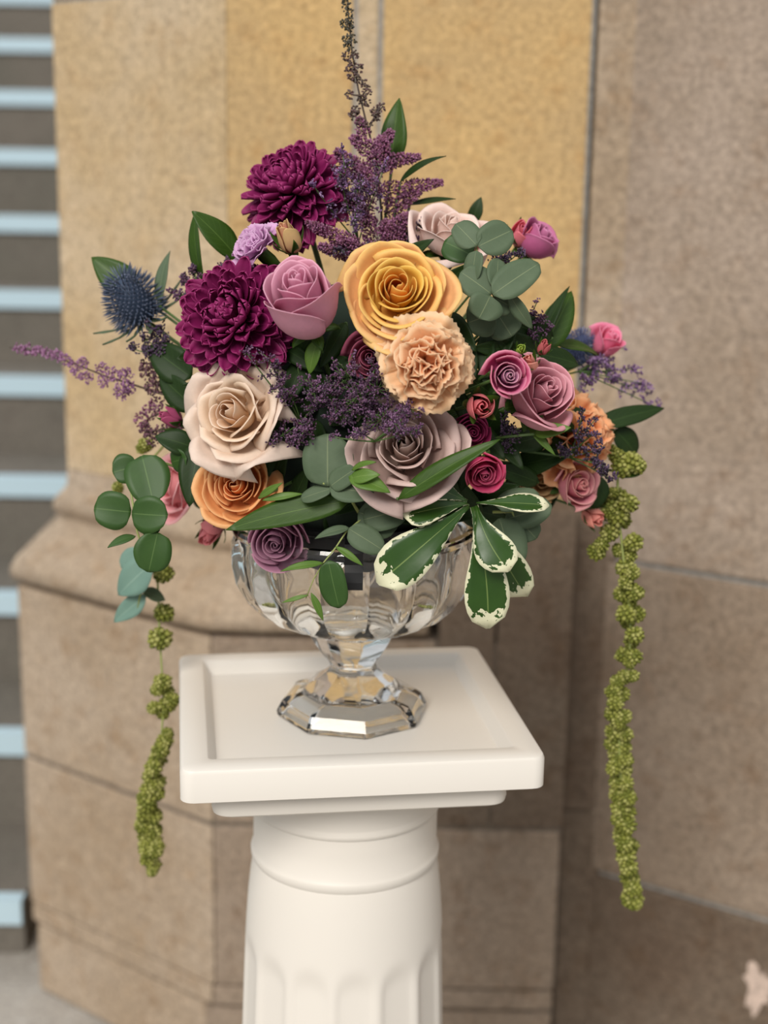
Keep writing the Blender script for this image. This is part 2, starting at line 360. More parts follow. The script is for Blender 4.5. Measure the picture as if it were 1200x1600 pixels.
# ------------------------------------------------------------------ pedestal
PX, PY, YAW, ZT = -0.0312, 1.2352, 0.14263, 0.84
pm = Matrix.Translation((PX, PY, 0)) @ Matrix.Rotation(YAW, 4, 'Z')
pd, Mpd = thing('pedestal', (0, 0, 0), 'white painted fluted column pedestal with square tray top', 'pedestal', M=pm)
def rrect(hx, hy, r, n=5):
    P = []
    for cx, cy, a0 in ((hx - r, hy - r, 0), (-hx + r, hy - r, 90), (-hx + r, -hy + r, 180), (hx - r, -hy + r, 270)):
        for k in range(n + 1):
            a = math.radians(a0 + 90 * k / n); P.append((cx + r * math.cos(a), cy + r * math.sin(a)))
    return P
def loft(rings, close_bottom=True, close_top=True):
    V = []; F = []; n = len(rings[0])
    for rg in rings: V += rg
    for k in range(len(rings) - 1):
        for i in range(n):
            j = (i + 1) % n; F.append((k * n + i, k * n + j, (k + 1) * n + j, (k + 1) * n + i))
    if close_bottom: F.append(tuple(range(n))[::-1])
    if close_top: F.append(tuple((len(rings) - 1) * n + i for i in range(n)))
    return V, F
def rr(hx, hy, r, z): return [(x, y, z) for x, y in rrect(hx, hy, r)]
HX, HY = 0.150, 0.1455
tray_rings = [rr(HX - .004, HY - .004, .010, ZT - .030), rr(HX, HY, .011, ZT - .028), rr(HX, HY, .011, ZT - .004), rr(HX - .0012, HY - .0012, .0105, ZT - .0012), rr(HX - .004, HY - .004, .009, ZT),
              rr(HX - .022, HY - .022, .004, ZT), rr(HX - .0235, HY - .0235, .004, ZT - .0008), rr(HX - .029, HY - .029, .003, ZT - .0105), rr(HX - .0305, HY - .0305, .003, ZT - .012)]
V, F = loft(tray_rings)
def autosm(o, ang=35):
    me = o.data
    bm = bmesh.new(); bm.from_mesh(me)
    for e in bm.edges:
        e.smooth = len(e.link_faces) == 2 and e.calc_face_angle(0) < math.radians(ang)
    for f_ in bm.faces: f_.smooth = True
    bm.to_mesh(me); bm.free(); return o
autosm(obj('tray', mesh('tray', V, F, M_WHITE), pd))
a0 = 0.1245
V, F = loft([rr(a0 - .006, a0 - .006, .012, ZT - .054), rr(a0 - .001, a0 - .001, .014, ZT - .051), rr(a0, a0, .014, ZT - .046), rr(a0 - .001, a0 - .001, .014, ZT - .029)])
autosm(obj('abacus', mesh('abacus', V, F, M_WHITE), pd))
def lathe(prof, n=64, fn=None):
    V = []; F = []
    for (r, z) in prof:
        for i in range(n):
            a = 2 * PI * i / n; q = r if fn is None else fn(r, z, a); V.append((q * math.cos(a), q * math.sin(a), z))
    m = len(prof)
    for k in range(m - 1):
        for i in range(n):
            j = (i + 1) % n; F.append((k * n + i, k * n + j, (k + 1) * n + j, (k + 1) * n + i))
    F.append(tuple(range(n))[::-1]); F.append(tuple((m - 1) * n + i for i in range(n)))
    return V, F
z = ZT - .054
cap = [(.0850, z - .094), (.0868, z - .091), (.0872, z - .086), (.0866, z - .084), (.0848, z - .081), (.0846, z - .060), (.0846, z - .044), (.0866, z - .0425), (.0872, z - .039), (.0862, z - .036), (.0862, z - .034), (.0885, z - .020), (.0935, z - .008), (.097, z)]
V, F = lathe(cap); autosm(obj('capital', mesh('capital', V, F, M_WHITE), pd), 50)
NF = 14
def flute(r, z_, a):
    top = ZT - .235
    ph = (a * NF / (2 * PI)) % 1.0; x = abs(ph - 0.5) * 2
    arch = 0.022 * math.sqrt(max(0.0, 1 - x * x)) - 0.016
    m = sstep(-0.014, 0.012, (top + arch) - z_) * sstep(0.10, 0.13, z_)
    return r - 0.0036 * math.sqrt(max(0.0, 1 - (x / 0.86) ** 2)) * m
zs = [ZT - .146 - k * 0.005 for k in range(28)] + [ZT - .30 - k * 0.05 for k in range(8)] + [0.13, 0.115, 0.10, 0.085]
sh = []
for q in zs:
    dd = (ZT - .146) - q
    sh.append((.0848 + 0.010 * (1 - math.exp(-dd / 0.04)) * 0.6 + 0.018 * dd / 0.6, q))
V, F = lathe(sh[::-1], 196, flute); autosm(obj('shaft', mesh('shaft', V, F, M_WHITE), pd), 60)
V, F = lathe([(.135, 0.035), (.135, 0.05), (.128, .058), (.118, .064), (.122, .072), (.122, .080), (.112, .088), (.104, .094)]); autosm(obj('torus_base', mesh('torus_base', V, F, M_WHITE), pd), 50)
V, F = loft([rr(.145, .145, .01, 0.0), rr(.145, .145, .01, .034), rr(.142, .142, .01, .036)]); autosm(obj('base_slab', mesh('base_slab', V, F, M_WHITE), pd))

# ------------------------------------------------------------------ glass vase
VX, VY, VZ = -0.0260, 1.237, ZT - 0.0118
vz, Mv = thing('glass_vase', (VX, VY, VZ), 'clear cut glass footed bowl vase standing on the white tray', 'vase')
def polyr(n, rot, a):               # radius factor of a regular polygon with unit circumradius
    s_ = 2 * PI / n; x = ((a - rot) % s_) - s_ / 2; return math.cos(PI / n) / math.cos(x)
def vlathe(rows, n=128):
    # rows: r, z, k8 (octagon blend), lobe (bowl panel depth)
    V = []; F = []
    for (r, z_, k8, lobe) in rows:
        for i in range(n):
            a = 2 * PI * i / n
            q = r * ((1 - k8) + k8 * polyr(8, 0.20, a))
            if lobe:
                x = ((a - 0.13) * 16 / (2 * PI)) % 1.0
                q *= 1 - lobe * (1 - abs(math.sin(PI * x)) ** 0.7)
            V.append((q * math.cos(a), q * math.sin(a), z_))
    m = len(rows)
    for k in range(m - 1):
        for i in range(n):
            j = (i + 1) % n; F.append((k * n + i, k * n + j, (k + 1) * n + j, (k + 1) * n + i))
    F.append(tuple(range(n))[::-1]); F.append(tuple((m - 1) * n + i for i in range(n)))
    return V, F
outer = [(.004, .0155, 1, 0), (.030, .0150, 1, 0), (.048, .0115, 1, 0), (.058, .0050, 1, 0), (.0625, .0008, 1, 0), (.0635, .0, 1, 0), (.0660, .0, 1, 0), (.0685, .002, 1, 0), (.0690, .006, 1, 0), (.0640, .0155, 1, 0), (.0600, .0185, 1, 0), (.0480, .0215, 1, 0), (.0455, .0235, 1, 0), (.0400, .030, 1, 0), (.0290, .036, .9, 0), (.0225, .042, .8, 0), (.0205, .047, .7, 0),
         (.0215, .050, .8, 0), (.0300, .0600, .9, 0), (.0365, .0700, 1, 0), (.0395, .0765, 1, 0), (.0400, .0790, .8, 0), (.0375, .0810, .3, .02)]
bowl = [(.042, .0830, 0, .06), (.062, .0875, 0, .08), (.082, .0970, 0, .085), (.097, .1110, 0, .085), (.1065, .1280, 0, .08), (.1100, .1450, 0, .07), (.1095, .1580, 0, .055), (.1065, .1660, 0, .03), (.1050, .1690, 0, 0), (.1075, .1715, 0, 0), (.1085, .1750, 0, 0), (.1070, .1780, 0, 0)]
inner = [(.1020, .1785, 0, 0), (.0995, .1760, 0, 0), (.0985, .166, 0, 0), (.1000, .150, 0, .015), (.0975, .132, 0, .015), (.0880, .115, 0, .015), (.0720, .101, 0, .01), (.0500, .0930, 0, 0), (.025, .0895, 0, 0), (.006, .089, 0, 0)]
V, F = vlathe(outer + bowl + inner)
gl = obj('vase_body', mesh('vase_body', V, F, M_GLASS), vz); autosm(gl, 24)

# dish with wet foam sitting in the rim, and the tape that holds it
FC = Vector((VX, VY, VZ + 0.178))
fd, Mf = thing('flower_foam_dish', FC, 'black dish of wet foam taped into the vase rim under the flowers', 'foam dish')
V, F = lathe([(.060, -.030), (.075, -.026), (.082, .004), (.085, .006), (.085, .010), (.078, .010)], 40); autosm(obj('dish', mesh('dish', V, F, M_BLACK), fd))
V, F = lathe([(.070, .0), (.090, .03), (.094, .07), (.090, .12), (.078, .16), (.058, .19), (.03, .205), (.004, .21)], 40); autosm(obj('foam', mesh('foam', V, F, M_FOAM), fd), 60)
for an in (-1.55, 1.2):
    x0, y0 = math.cos(an), math.sin(an); tx, ty = -y0, x0
    V = []
    for (r, z_) in ((.084, .012), (.1085, .007), (.1105, .0), (.1090, -.006), (.1085, -.010), (.1105, -.016), (.1122, -.024), (.1125, -.030)):
        for s_ in (-.0075, .0075): V.append((x0 * r + tx * s_, y0 * r + ty * s_, z_))
    F = [(2 * k, 2 * k + 1, 2 * k + 3, 2 * k + 2) for k in range(7)]
    solid(obj('tape', mesh('tape', V, F, M_BLACK, smooth=False), fd), 0.0006)
CORE = FC + Vector((0, 0.0, 0.07))

# ------------------------------------------------------------------ flower builders
def rose_petal_mesh(t, P, rg, Rm):
    Rt = (P['rin'] + (P['Rout'] - P['rin']) * t ** P['pw']) * rg.uniform(.93, 1.07)
    H = P['Hc'] + (P['Ho'] - P['Hc']) * t ** P['hp'] + rg.uniform(-.05, .05) * (.4 + t) - .10 * P['Hc'] * max(0, .25 - t) * 2
    wm = 1.6 + (P['wout'] - 1.6) * t ** 0.55
    k = max(0.0, t - .10) / .90
    cur = P['curl'] * k * rg.uniform(.5, 1.35)
    B = max(P['bel'] * Rt, .24); B2 = Rt + (B - Rt) * .55
    nu, nv = (17, 13) if Rm > .02 else (9, 9)
    V = []; C = []; ph = rg.uniform(0, 6.28); amp = P['wave'] * (.3 + .7 * t)
    tilt = rg.uniform(-.10, .10); skew = rg.uniform(-.25, .25)
    pt = P['point'] * (0.25 + .75 * t); tuck = P['tuck'] * (.35 + .65 * t); lean = rg.uniform(-.05, .07) * t
    if P['cmid'] is not None: ci = mixc(P['cin'], P['cmid'], t / .4) if t < .4 else mixc(P['cmid'], P['cout'], (t - .4) / .45)
    else: ci = mixc(P['cin'], P['cout'], t ** .9)
    f = rg.uniform(.94, 1.05)
    for j in range(nv):
        v = 1 - (1 - j / (nv - 1)) ** 1.35
        for i in range(nu):
            u = -1 + 2 * i / (nu - 1); au = abs(u); us = abs(u - skew * (1 - u * u))
            ve = v * (1 - pt * .34 * us ** 1.4 - .12 * au ** 5)
            a = 1 - ve
            r = a ** 3 * .06 + 3 * a * a * ve * B + 3 * a * ve * ve * B2 + ve ** 3 * Rt
            z_ = 3 * a * a * ve * .06 * H + 3 * a * ve * ve * .66 * H + ve ** 3 * H
            s_ = max(0, (v - .74) / .26)
            side = min(1.0, us) ** 1.5; rl = P['roll'] * k
            r += cur * s_ ** 2 * (1 - rl * .55 * (1 - side)) + lean * v * v; z_ -= cur * .75 * s_ ** 3 * (1 - rl * .8 * (1 - side))
            r += cur * rl * .55 * side * v ** 4; z_ -= cur * rl * 1.5 * side * v ** 4
            cr = P['crease'] * k * max(0.0, 1 - us / .22) * v ** 3; r += cr; z_ += cr * .6
            ed = max(0, au - .6) / .4
            r += cur * .5 * ed * ed * v * v
            r *= 1 - tuck * us ** 2 * v * v
            r += P['spir'] * u * (.3 + .7 * v) * (.5 + t)
            r += amp * math.sin(2.6 * u + ph) * v ** 3; z_ += amp * .8 * math.sin(3.7 * u + ph * 2) * v ** 3 + tilt * u * v * (.3 + t)
            th = (u + skew * .3 * v * (1 - u * u)) * wm * (.32 + .68 * sstep(0, .62, v))
            V.append((r * math.cos(th) * Rm, r * math.sin(th) * Rm, z_ * Rm))
            c = mixc(ci, P['edge'], .6 * max(v ** 8, (au ** 5) * v * .7)); c = mixc(c, P['base'], .75 * (1 - v) ** 2.2)
            C.append(tuple(x * f for x in c))
    return mesh('petal', V, grid_faces(nu, nv), M_PETAL, C)
def stem_to_core(o, M, base, zd, r=0.0022, mat=None, end=None):
    end = CORE if end is None else end
    mid = Vector(base) - Vector(zd) * 0.05
    mid = mid.lerp(Vector(end), 0.35)
    V, F = tube(bez(base, mid, end, 7), r, r, 6)
    wobj('stem', V, F, mat or M_STEM, o, M)
def sepals(o, Rm, n=5, L=.8, spread=1.0, mat=None, up=0.0):
    for k in range(n):
        an = 2 * PI * k / n + .3; V = []; UV = []
        for j in range(6):
            v = j / 5
            for i in range(3):
                u = i - 1; wd = .17 * Rm * math.sin(PI * min(1, .25 + .75 * v)) * (1 - .2 * v)
                rr_ = Rm * (.08 + spread * .62 * math.sin(v * 1.45)); zz = Rm * (-.10 + (up * v + .12 * v - .22 * spread * v * v * (1 - up)) * L * 1.2)
                V.append((math.cos(an) * rr_ - math.sin(an) * u * wd, math.sin(an) * rr_ + math.cos(an) * u * wd, zz)); UV.append((i / 2, v))
        solid(obj('sepal', mesh('sepal', V, grid_faces(3, 6), mat or M_LEAF, uvs=UV), o), .0005)
    Vc, Fc = lathe([(.05 * Rm, -.28 * Rm), (.15 * Rm, -.22 * Rm), (.2 * Rm, -.1 * Rm), (.19 * Rm, .02 * Rm)], 10)
    obj('calyx', mesh('calyx', Vc, Fc, mat or M_LEAF), o)
BASEP = dict(rin=.04, Rout=1.0, pw=1.35, Hc=.85, Ho=.5, hp=1.2, wout=.85, curl=.20, bel=1.0, wave=.04, point=.6, spir=.05, tuck=.20, n=22, cmid=None, roll=.7, crease=.03)
def rose(label, px, py, d, dia, face, cin, cout, edge=None, base=None, name='rose', cat='rose', group=None, seed=1, hc=None, sep=(1.0, 0.0), stem=True, **kw):
    P = dict(BASEP); P.update(kw); rg = random.Random(seed)
    P['cmid'] = plin(P['cmid']) if P['cmid'] else None
    P['cin'] = plin(cin); P['cout'] = plin(cout); P['edge'] = plin(edge or cout); P['base'] = plin(base or cin)
    c = WP(px, py, bulge(px, py) + d); Rm = dia / 2 * msc(c); z_ = FV(*face)
    b = c - z_ * Rm * (P['Hc'] * .6 if hc is None else hc)
    o, M = thing(name, b, label, cat, group, frame(b, z_, rg.uniform(0, 6)))
    n = P['n']; th = 0.00045
    for i in range(n):
        t = (i / (n - 1)) ** .9
        p = solid(obj('petal', rose_petal_mesh(t, P, rg, Rm), o), th)
        p.rotation_euler = (0, 0, i * 2.39996 + rg.uniform(-.3, .3))
    sepals(o, Rm, 5, 1.0, sep[0], up=sep[1])
    if stem: stem_to_core(o, M, b - z_ * Rm * .2, z_, max(.0013, min(.0026, Rm * .07)))
    return o
def bud(label, px, py, d, dia, face, cin, cout, n=8, seed=1, green=None, L=1.25, **kw):
    return rose(label, px, py, d, dia * 1.55, face, cin, cout, name='rose_bud', cat='rose bud', seed=seed, n=n, rin=.06, Rout=.34, Hc=L, Ho=L * .9, bel=2.0, wout=1.0, curl=.05, hc=.6 * L, point=.5, wave=.02, sep=(1.0, .8), **kw)

def chrys(label, px, py, d, dia, face, seed, N=190):
    rg = random.Random(seed); c = WP(px, py, bulge(px, py) + d); Rm = 1.14 * dia / 2 * msc(c); z_ = FV(*face)
    b = c - z_ * Rm * .30
    o, M = thing('chrysanthemum', b, label, 'chrysanthemum', 'magenta chrysanthemums', frame(b, z_, 0.4))
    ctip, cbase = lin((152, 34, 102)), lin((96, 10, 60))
    meshes = []
    for k in range(6):                               # k: 0 inner incurved .. 5 outer recurved
        q = k / 5; bend = .95 - 1.25 * q; L = Rm * (.50 + .34 * q); wd = Rm * (.105 + .035 * q)
        V = []; C = []
        for j in range(9):
            v = (0, .2, .4, .58, .72, .84, .93, .98, 1.0)[j]; ang = bend * v * v
            y = L * (v - .12 * abs(bend) * v * v); zz = L * bend * .42 * v * v
            wv = wd * (.35 + .65 * sstep(0, .55, v)) * math.sqrt(max(0.0, 1 - max(0, (v - .66) / .342) ** 2.4))
            for i in range(5):
                u = -1 + i / 2
                V.append((u * wv, y - abs(u) * .02 * L, zz + wd * .75 * u * u * (1 - .25 * v)))
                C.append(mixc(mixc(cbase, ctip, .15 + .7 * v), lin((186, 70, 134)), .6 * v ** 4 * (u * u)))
        meshes.append(mesh('petal', V, grid_faces(5, 9), M_PETAL, C))
    for i in range(N):
        s_ = (i + .5) / N; ph = math.radians(6 + 112 * s_ ** .62) + rg.uniform(-.09, .09); th = i * 2.39996 + rg.uniform(-.12, .12)
        k = min(5, int(s_ ** .8 * 6))
        dr = Vector((math.sin(ph) * math.cos(th), math.sin(ph) * math.sin(th), math.cos(ph)))
        # petal local y along dr, local z towards the axis (inner face)
        ax = Vector((0, 0, 1)); zl = (ax - dr * ax.dot(dr))
        zl = zl.normalized() if zl.length > 1e-3 else Vector((1, 0, 0)); xl = dr.cross(zl).normalized(); zl = xl.cross(dr)
        root = dr * Rm * .16
        sc_ = rg.uniform(.88, 1.1)
        Mx = Matrix(((xl.x, dr.x, zl.x, root.x), (xl.y, dr.y, zl.y, root.y), (xl.z, dr.z, zl.z, root.z), (0, 0, 0, 1))) @ Matrix.Rotation(rg.uniform(-.35, .35), 4, 'Y') @ Matrix.Scale(sc_, 4)
        p = obj('petal', meshes[k], o); p.matrix_basis = Mx; solid(p, .0006)
    V, F = lathe([(.03 * Rm, -.32 * Rm), (.2 * Rm, -.2 * Rm), (.24 * Rm, -.06 * Rm), (.2 * Rm, .1 * Rm), (.08 * Rm, .18 * Rm)], 12)
    obj('calyx', mesh('calyx', V, F, M_LEAF), o)
    stem_to_core(o, M, b - z_ * Rm * .2, z_, .0026)
    return o

def carnation(label, px, py, d, dia, face, cin, cout, edge, seed, n=30, group=None, Hk=1.0, spread=1.0):
    rg = random.Random(seed); c = WP(px, py, bulge(px, py) + d); Rm = dia / 2 * msc(c); z_ = FV(*face)
    b = c - z_ * Rm * .45
    o, M = thing('carnation', b, label, 'carnation', group, frame(b, z_, rg.uniform(0, 6)))
    ci, co, ce = plin(cin, 1.2), plin(cout, 1.2), plin(edge, 1.2)
    for i in range(n):
        t = (i / (n - 1)) ** .8
        phi = math.radians(2 + 92 * t * spread) + rg.uniform(-.12, .12); L = Rm * (.82 + .28 * t) * rg.uniform(.9, 1.08); wm = .66 + .12 * t
        nu, nv = 25, 9; V = []; C = []; k1 = rg.uniform(3.2, 6.5); p1 = rg.uniform(0, 6.28); p2 = rg.uniform(0, 6.28); am = Rm * (.17 - .085 * t) * rg.uniform(.8, 1.25)
        for j in range(nv):
            v = j / (nv - 1)
            for q in range(nu):
                u = -1 + 2 * q / (nu - 1)
                ln = L * v * (1 - .16 * u * u)
                if j == nv - 1: ln *= 1 + .016 * (1 if q % 2 else -1) + rg.uniform(-.015, .015)
                an = u * wm * (.3 + .7 * v)
                y = ln * math.cos(an); x = ln * math.sin(an)
                cup = Rm * .32 * v * v * (1 - t * 1.25)                         # inner stand up, outer spread and droop
                zz = am * (v ** 1.6) * math.sin(k1 * u + p1) + am * .5 * v * v * math.sin(2.3 * k1 * u + p2) + cup
                x += am * .35 * v * v * math.cos(k1 * u + p1)
                V.append((x, y, zz)); C.append(mixc(mixc(mixc(ci, co, t), ci, .5 * (1 - v)), ce, .55 * v ** 7))
        p = solid(obj('petal', mesh('petal', V, grid_faces(nu, nv), M_PETAL, C), o), .0005)
        th = i * 2.39996 + rg.uniform(-.25, .25)
        # local y -> tilted out by phi from the axis; local z -> inner face
        dr = Vector((math.sin(phi) * math.cos(th), math.sin(phi) * math.sin(th), math.cos(phi)))
        zl = Vector((0, 0, 1)) - dr * dr.z; zl.normalize(); xl = dr.cross(zl).normalized(); zl = xl.cross(dr)
        p.matrix_basis = Matrix(((xl.x, dr.x, zl.x, 0), (xl.y, dr.y, zl.y, 0), (xl.z, dr.z, zl.z, 0), (0, 0, 0, 1)))
    V, F = lathe([(.08 * Rm, -.75 * Rm), (.2 * Rm, -.7 * Rm), (.25 * Rm, -.4 * Rm), (.24 * Rm, 0), (.2 * Rm, .1 * Rm)], 12)
    obj('calyx', mesh('calyx', V, F, M_LEAF), o)
    stem_to_core(o, M, b - z_ * Rm * .7, z_, .002)
    return o

# ------------------------------------------------------------------ leaves
def wid(shape, v):
    if shape == 'round': return math.sqrt(max(0.0, 1 - (2 * v - 1) ** 2)) ** .85 * (1 + .12 * (1 - v))
    if shape == 'obovate': return max(0.05, (.10 + .90 * sstep(.0, .72, v)) * math.sqrt(max(0.0, 1 - max(0, (v - .70) / .30) ** 2.2))) if v < 1 else .0
    if shape == 'narrow': return math.sin(PI * v ** .85) ** .9
    return math.sin(PI * v ** .80) ** .78 * (1 - .12 * v)         # lance
def leaf(parent, M, b, t, wpx, nrm, mat, shape='lance', fold=.18, bend=.08, twist=0.0, name='leaf', wave=0.0, side=0.0, seed=0):
    b, t = Vector(b), Vector(t); L = (t - b).length; y = (t - b) / L; nrm = Vector(nrm)
    zl = nrm - y * nrm.dot(y); zl = zl.normalized() if zl.length > 1e-4 else y.orthogonal().normalized()
    xl = y.cross(zl).normalized(); hw = wpx * msc(b) / 2
    nu, nv = 7, 13; V = []; UV = []; hs = (b.x * 917 + b.z * 613 + t.x * 331) % 6.28
    for j in range(nv):
        v = j / (nv - 1); ww = hw * max(.02, wid(shape, min(.999, max(.001, v)))); tw = twist * (v - .3)
        for i in range(nu):
            u = -1 + 2 * i / (nu - 1)
            x = u * ww * (1 + .045 * math.sin(v * 6.5 + hs + (2.1 if u > 0 else 0))); zz = abs(u) * ww * fold + .05 * hw * math.sin(v * 5 + hs) * u + 4 * bend * L * v * (1 - v) + wave * hw * math.sin(v * 14 + (3 if u > 0 else 0) + seed) * u * u
            x2 = x * math.cos(tw) - zz * math.sin(tw) * .0 + side * L * 4 * v * (1 - v); z2 = zz + x * math.sin(tw)
            V.append(b + xl * x2 + y * (L * v) + zl * z2); UV.append(((u + 1) / 2, v))
    o = wobj(name, V, grid_faces(nu, nv), mat, parent, M, uvs=UV); solid(o, .0006); return o
def leaf_thing(label, specs, mat=None, name='leaf_sprig', cat='leaf', group=None, to=None, stem_r=.0013, stem=True):
    """specs: list of (bx,by,bd, tx,ty,td, width px, normal(r,u,t), kwargs)"""
    b0 = WP(*specs[0][:3]); o, M = thing(name, b0, label, cat, group)
    for s_ in specs:
        kw = dict(s_[8]) if len(s_) > 8 else {}
        leaf(o, M, WP(*s_[:3]), WP(*s_[3:6]), s_[6], FV(*s_[7]), kw.pop('mat', mat or M_LEAF), **kw)
    if stem:
        e = CORE if to is None else to
        V, F = tube(bez(b0, b0.lerp(e, .5) + Vector((0, 0, -.005)), e, 5), stem_r, stem_r, 5); wobj('stem', V, F, M_STEM, o, M)
    return o
def sprig(label, stem_pts, leaves, mat, name='eucalyptus_sprig', cat='eucalyptus', group=None, sm=None, r=.0014):
    P = [WP(*p) for p in stem_pts]; o, M = thing(name, P[0], label, cat, group)
    V, F = tube(P, r, r * .5, 6); wobj('stem', V, F, sm or M_STEMY, o, M)
    for s_ in leaves:
        kw = dict(s_[8]) if len(s_) > 8 else {}
        kw.setdefault('shape', 'round')
        leaf(o, M, WP(*s_[:3]), WP(*s_[3:6]), s_[6], FV(*s_[7]), kw.pop('mat', mat), **kw)
    return o

# ------------------------------------------------------------------ tiny florets
OCT_F = [(0, 1, 2), (0, 2, 3), (0, 3, 4), (0, 4, 1), (5, 2, 1), (5, 3, 2), (5, 4, 3), (5, 1, 4)]
def floret(V, F, C, p, d, ln, r, col):
    d = d.normalized(); x = d.orthogonal().normalized(); y = d.cross(x); o = len(V)
    V.append(p)
    for k in range(4):
        a = k * PI / 2; V.append(p + d * ln * .6 + (x * math.cos(a) + y * math.sin(a)) * r)
    V.append(p + d * ln)
    F += [tuple(i + o for i in f) for f in OCT_F]; C += [tuple(q * .8 for q in col)] + [col] * 4 + [mixc(col, (1, .9, 1), .12)]
def rvec(rg): 
    while True:
        v = Vector((rg.uniform(-1, 1), rg.uniform(-1, 1), rg.uniform(-1, 1)))
        if .05 < v.length < 1: return v
LIM = [(80, 46, 80), (98, 58, 94), (60, 36, 60), (128, 88, 124), (84, 46, 70)]
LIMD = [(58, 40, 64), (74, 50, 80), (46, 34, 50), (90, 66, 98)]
LIMB = [(118, 80, 132), (140, 104, 152), (100, 68, 114), (158, 126, 168)]
def limonium(label, root, tips, cols, seed, dens=1.0, spread=26, size=6.2, group=None, name='sea_lavender_sprig', cat='sea lavender', stemmat=None):
    rg = random.Random(seed); b0 = WP(*root); o, M = thing(name, b0, label, cat, group)
    parts = []; V = []; F = []; C = []; cl = [lin(c) for c in cols]
    parts.append(tube(bez(CORE, CORE.lerp(b0, .6) + Vector((0, -.01, .01)), b0, 5), .0012, .0009, 5))
    for tp in tips:
        e = WP(*tp[:3]); m = msc(e); n = int((tp[3] if len(tp) > 3 else 60) * dens * 2.6); spr = (tp[4] if len(tp) > 4 else spread) * m
        mid = b0.lerp(e, .55) + rvec(rg) * spr * .4; pts = bez(b0, mid, e, 6); parts.append(tube(pts, .0008, .0005, 4))
        twigs = max(3, n // 9)
        for k in range(twigs):
            a = pts[rg.randint(3, 6)] if k else pts[6]; q = a + rvec(rg) * spr * (1.0 if k else .2); q = a.lerp(q, .9)
            parts.append(tube([a, a.lerp(q, .5) + rvec(rg) * spr * .12, q], .0004, .0003, 3))
            gd = (q - a).normalized() if (q - a).length > 1e-6 else Vector((0, 0, 1)); c0 = rg.choice(cl)
            for _ in range(9):
                pp = q - gd * rg.uniform(0, 11) * m + rvec(rg) * 4.0 * m
                cc = c0 if rg.random() < .6 else rg.choice(cl)
                floret(V, F, C, pp, gd * .6 + rvec(rg) * 1.0 + Vector((0, -.3, .5)), size * m * rg.uniform(.7, 1.25), size * m * .30, cc)
    vv, ff = join(parts); wobj('stem', vv, ff, stemmat or M_STEM, o, M)
    fo = wobj('floret_cluster', V, F, M_FLORET, o, M, cols=C, smooth=False); fo['kind'] = 'stuff'
    return o
def plume_into(V, F, C, rg, a, b, r, n, cl, m, size=5.5, taper=.6):
    a, b = Vector(a), Vector(b); ax = (b - a); n = int(n * 2.2)
    for _ in range(n):
        t = rg.random() ** .85; rad = r * (1 - t) ** taper * rg.random() ** .45
        v = rvec(rg); v -= ax * (v.dot(ax) / ax.length_squared)
        if v.length < 1e-5: continue
        v.normalize(); p = a + ax * t + v * rad
        floret(V, F, C, p, v + ax.normalized() * .8 + rvec(rg) * .5, size * m * rg.uniform(.7, 1.3), size * m * .34, rg.choice(cl))
AST = [(130, 66, 104), (148, 84, 122), (108, 54, 86), (164, 104, 142), (116, 62, 78)]
ASTB = [(96, 62, 66), (112, 72, 80), (80, 54, 56), (126, 78, 96)]

# ------------------------------------------------------------------ amaranthus
def tuft_mesh(seed):
    rg = random.Random(seed); V = []; F = []; C = []
    cl = [lin(c) for c in ((134, 138, 58), (152, 154, 76), (114, 120, 48), (170, 170, 98))]
    for k in range(46):
        zz = 1 - 2 * (k + .5) / 46; rr_ = math.sqrt(1 - zz * zz); a = k * 2.39996
        p = Vector((rr_ * math.cos(a), rr_ * math.sin(a), zz)) * rg.uniform(.68, .86); q = rg.uniform(.19, .27); o = len(V); c = rg.choice(cl)
        for ph in (.0, .9, 1.75, 2.6):
            if ph == 0.0: V.append(p + p.normalized() * q); C.append(c); continue
            d = p.normalized(); x = d.orthogonal().normalized(); y = d.cross(x)
            for i in range(5):
                an = i * 2 * PI / 5 + ph; V.append(p + d * q * math.cos(ph) + (x * math.cos(an) + y * math.sin(an)) * q * math.sin(ph)); C.append(c)
        for i in range(5):
            j = (i + 1) % 5; F.append((o, o + 1 + i, o + 1 + j))
            for ring in (0, 1): F.append((o + 1 + ring * 5 + i, o + 6 + ring * 5 + i, o + 6 + ring * 5 + j, o + 1 + ring * 5 + j))
    o = len(V)                                           # dense core under the knobs
    for j in range(7):
        for i in range(10):
            th = PI * j / 6; an = 2 * PI * i / 10; V.append(Vector((math.sin(th) * math.cos(an), math.sin(th) * math.sin(an), math.cos(th))) * .72); C.append(cl[2])
    for j in range(6):
        for i in range(10): F.append((o + j * 10 + i, o + (j + 1) * 10 + i, o + (j + 1) * 10 + (i + 1) % 10, o + j * 10 + (i + 1) % 10))
    return mesh('flower_tuft', V, F, M_FLORET, C)
TUFTS = [tuft_mesh(s_) for s_ in range(5)]
def amaranth(label, stem_pts, tufts, seed):
    rg = random.Random(seed); P = [WP(*p) for p in stem_pts]; o, M = thing('hanging_amaranth', P[0], label, 'amaranth', 'hanging green amaranth tassels')
    V, F = tube(P, .0014, .0007, 6); wobj('stem', V, F, M_STEMY, o, M); Mi = M.inverted()
    for (px, py, d, rx, ry) in tufts:
        c = Mi @ WP(px, py, d); m = msc(WP(px, py, d)); t = obj('flower_tuft', rg.choice(TUFTS), o)
        t.location = c; t.rotation_euler = (rg.uniform(-.5, .5), rg.uniform(-.4, .4), rg.uniform(0, 6)); t.scale = (rx * m, rx * m, ry * m)
    return o

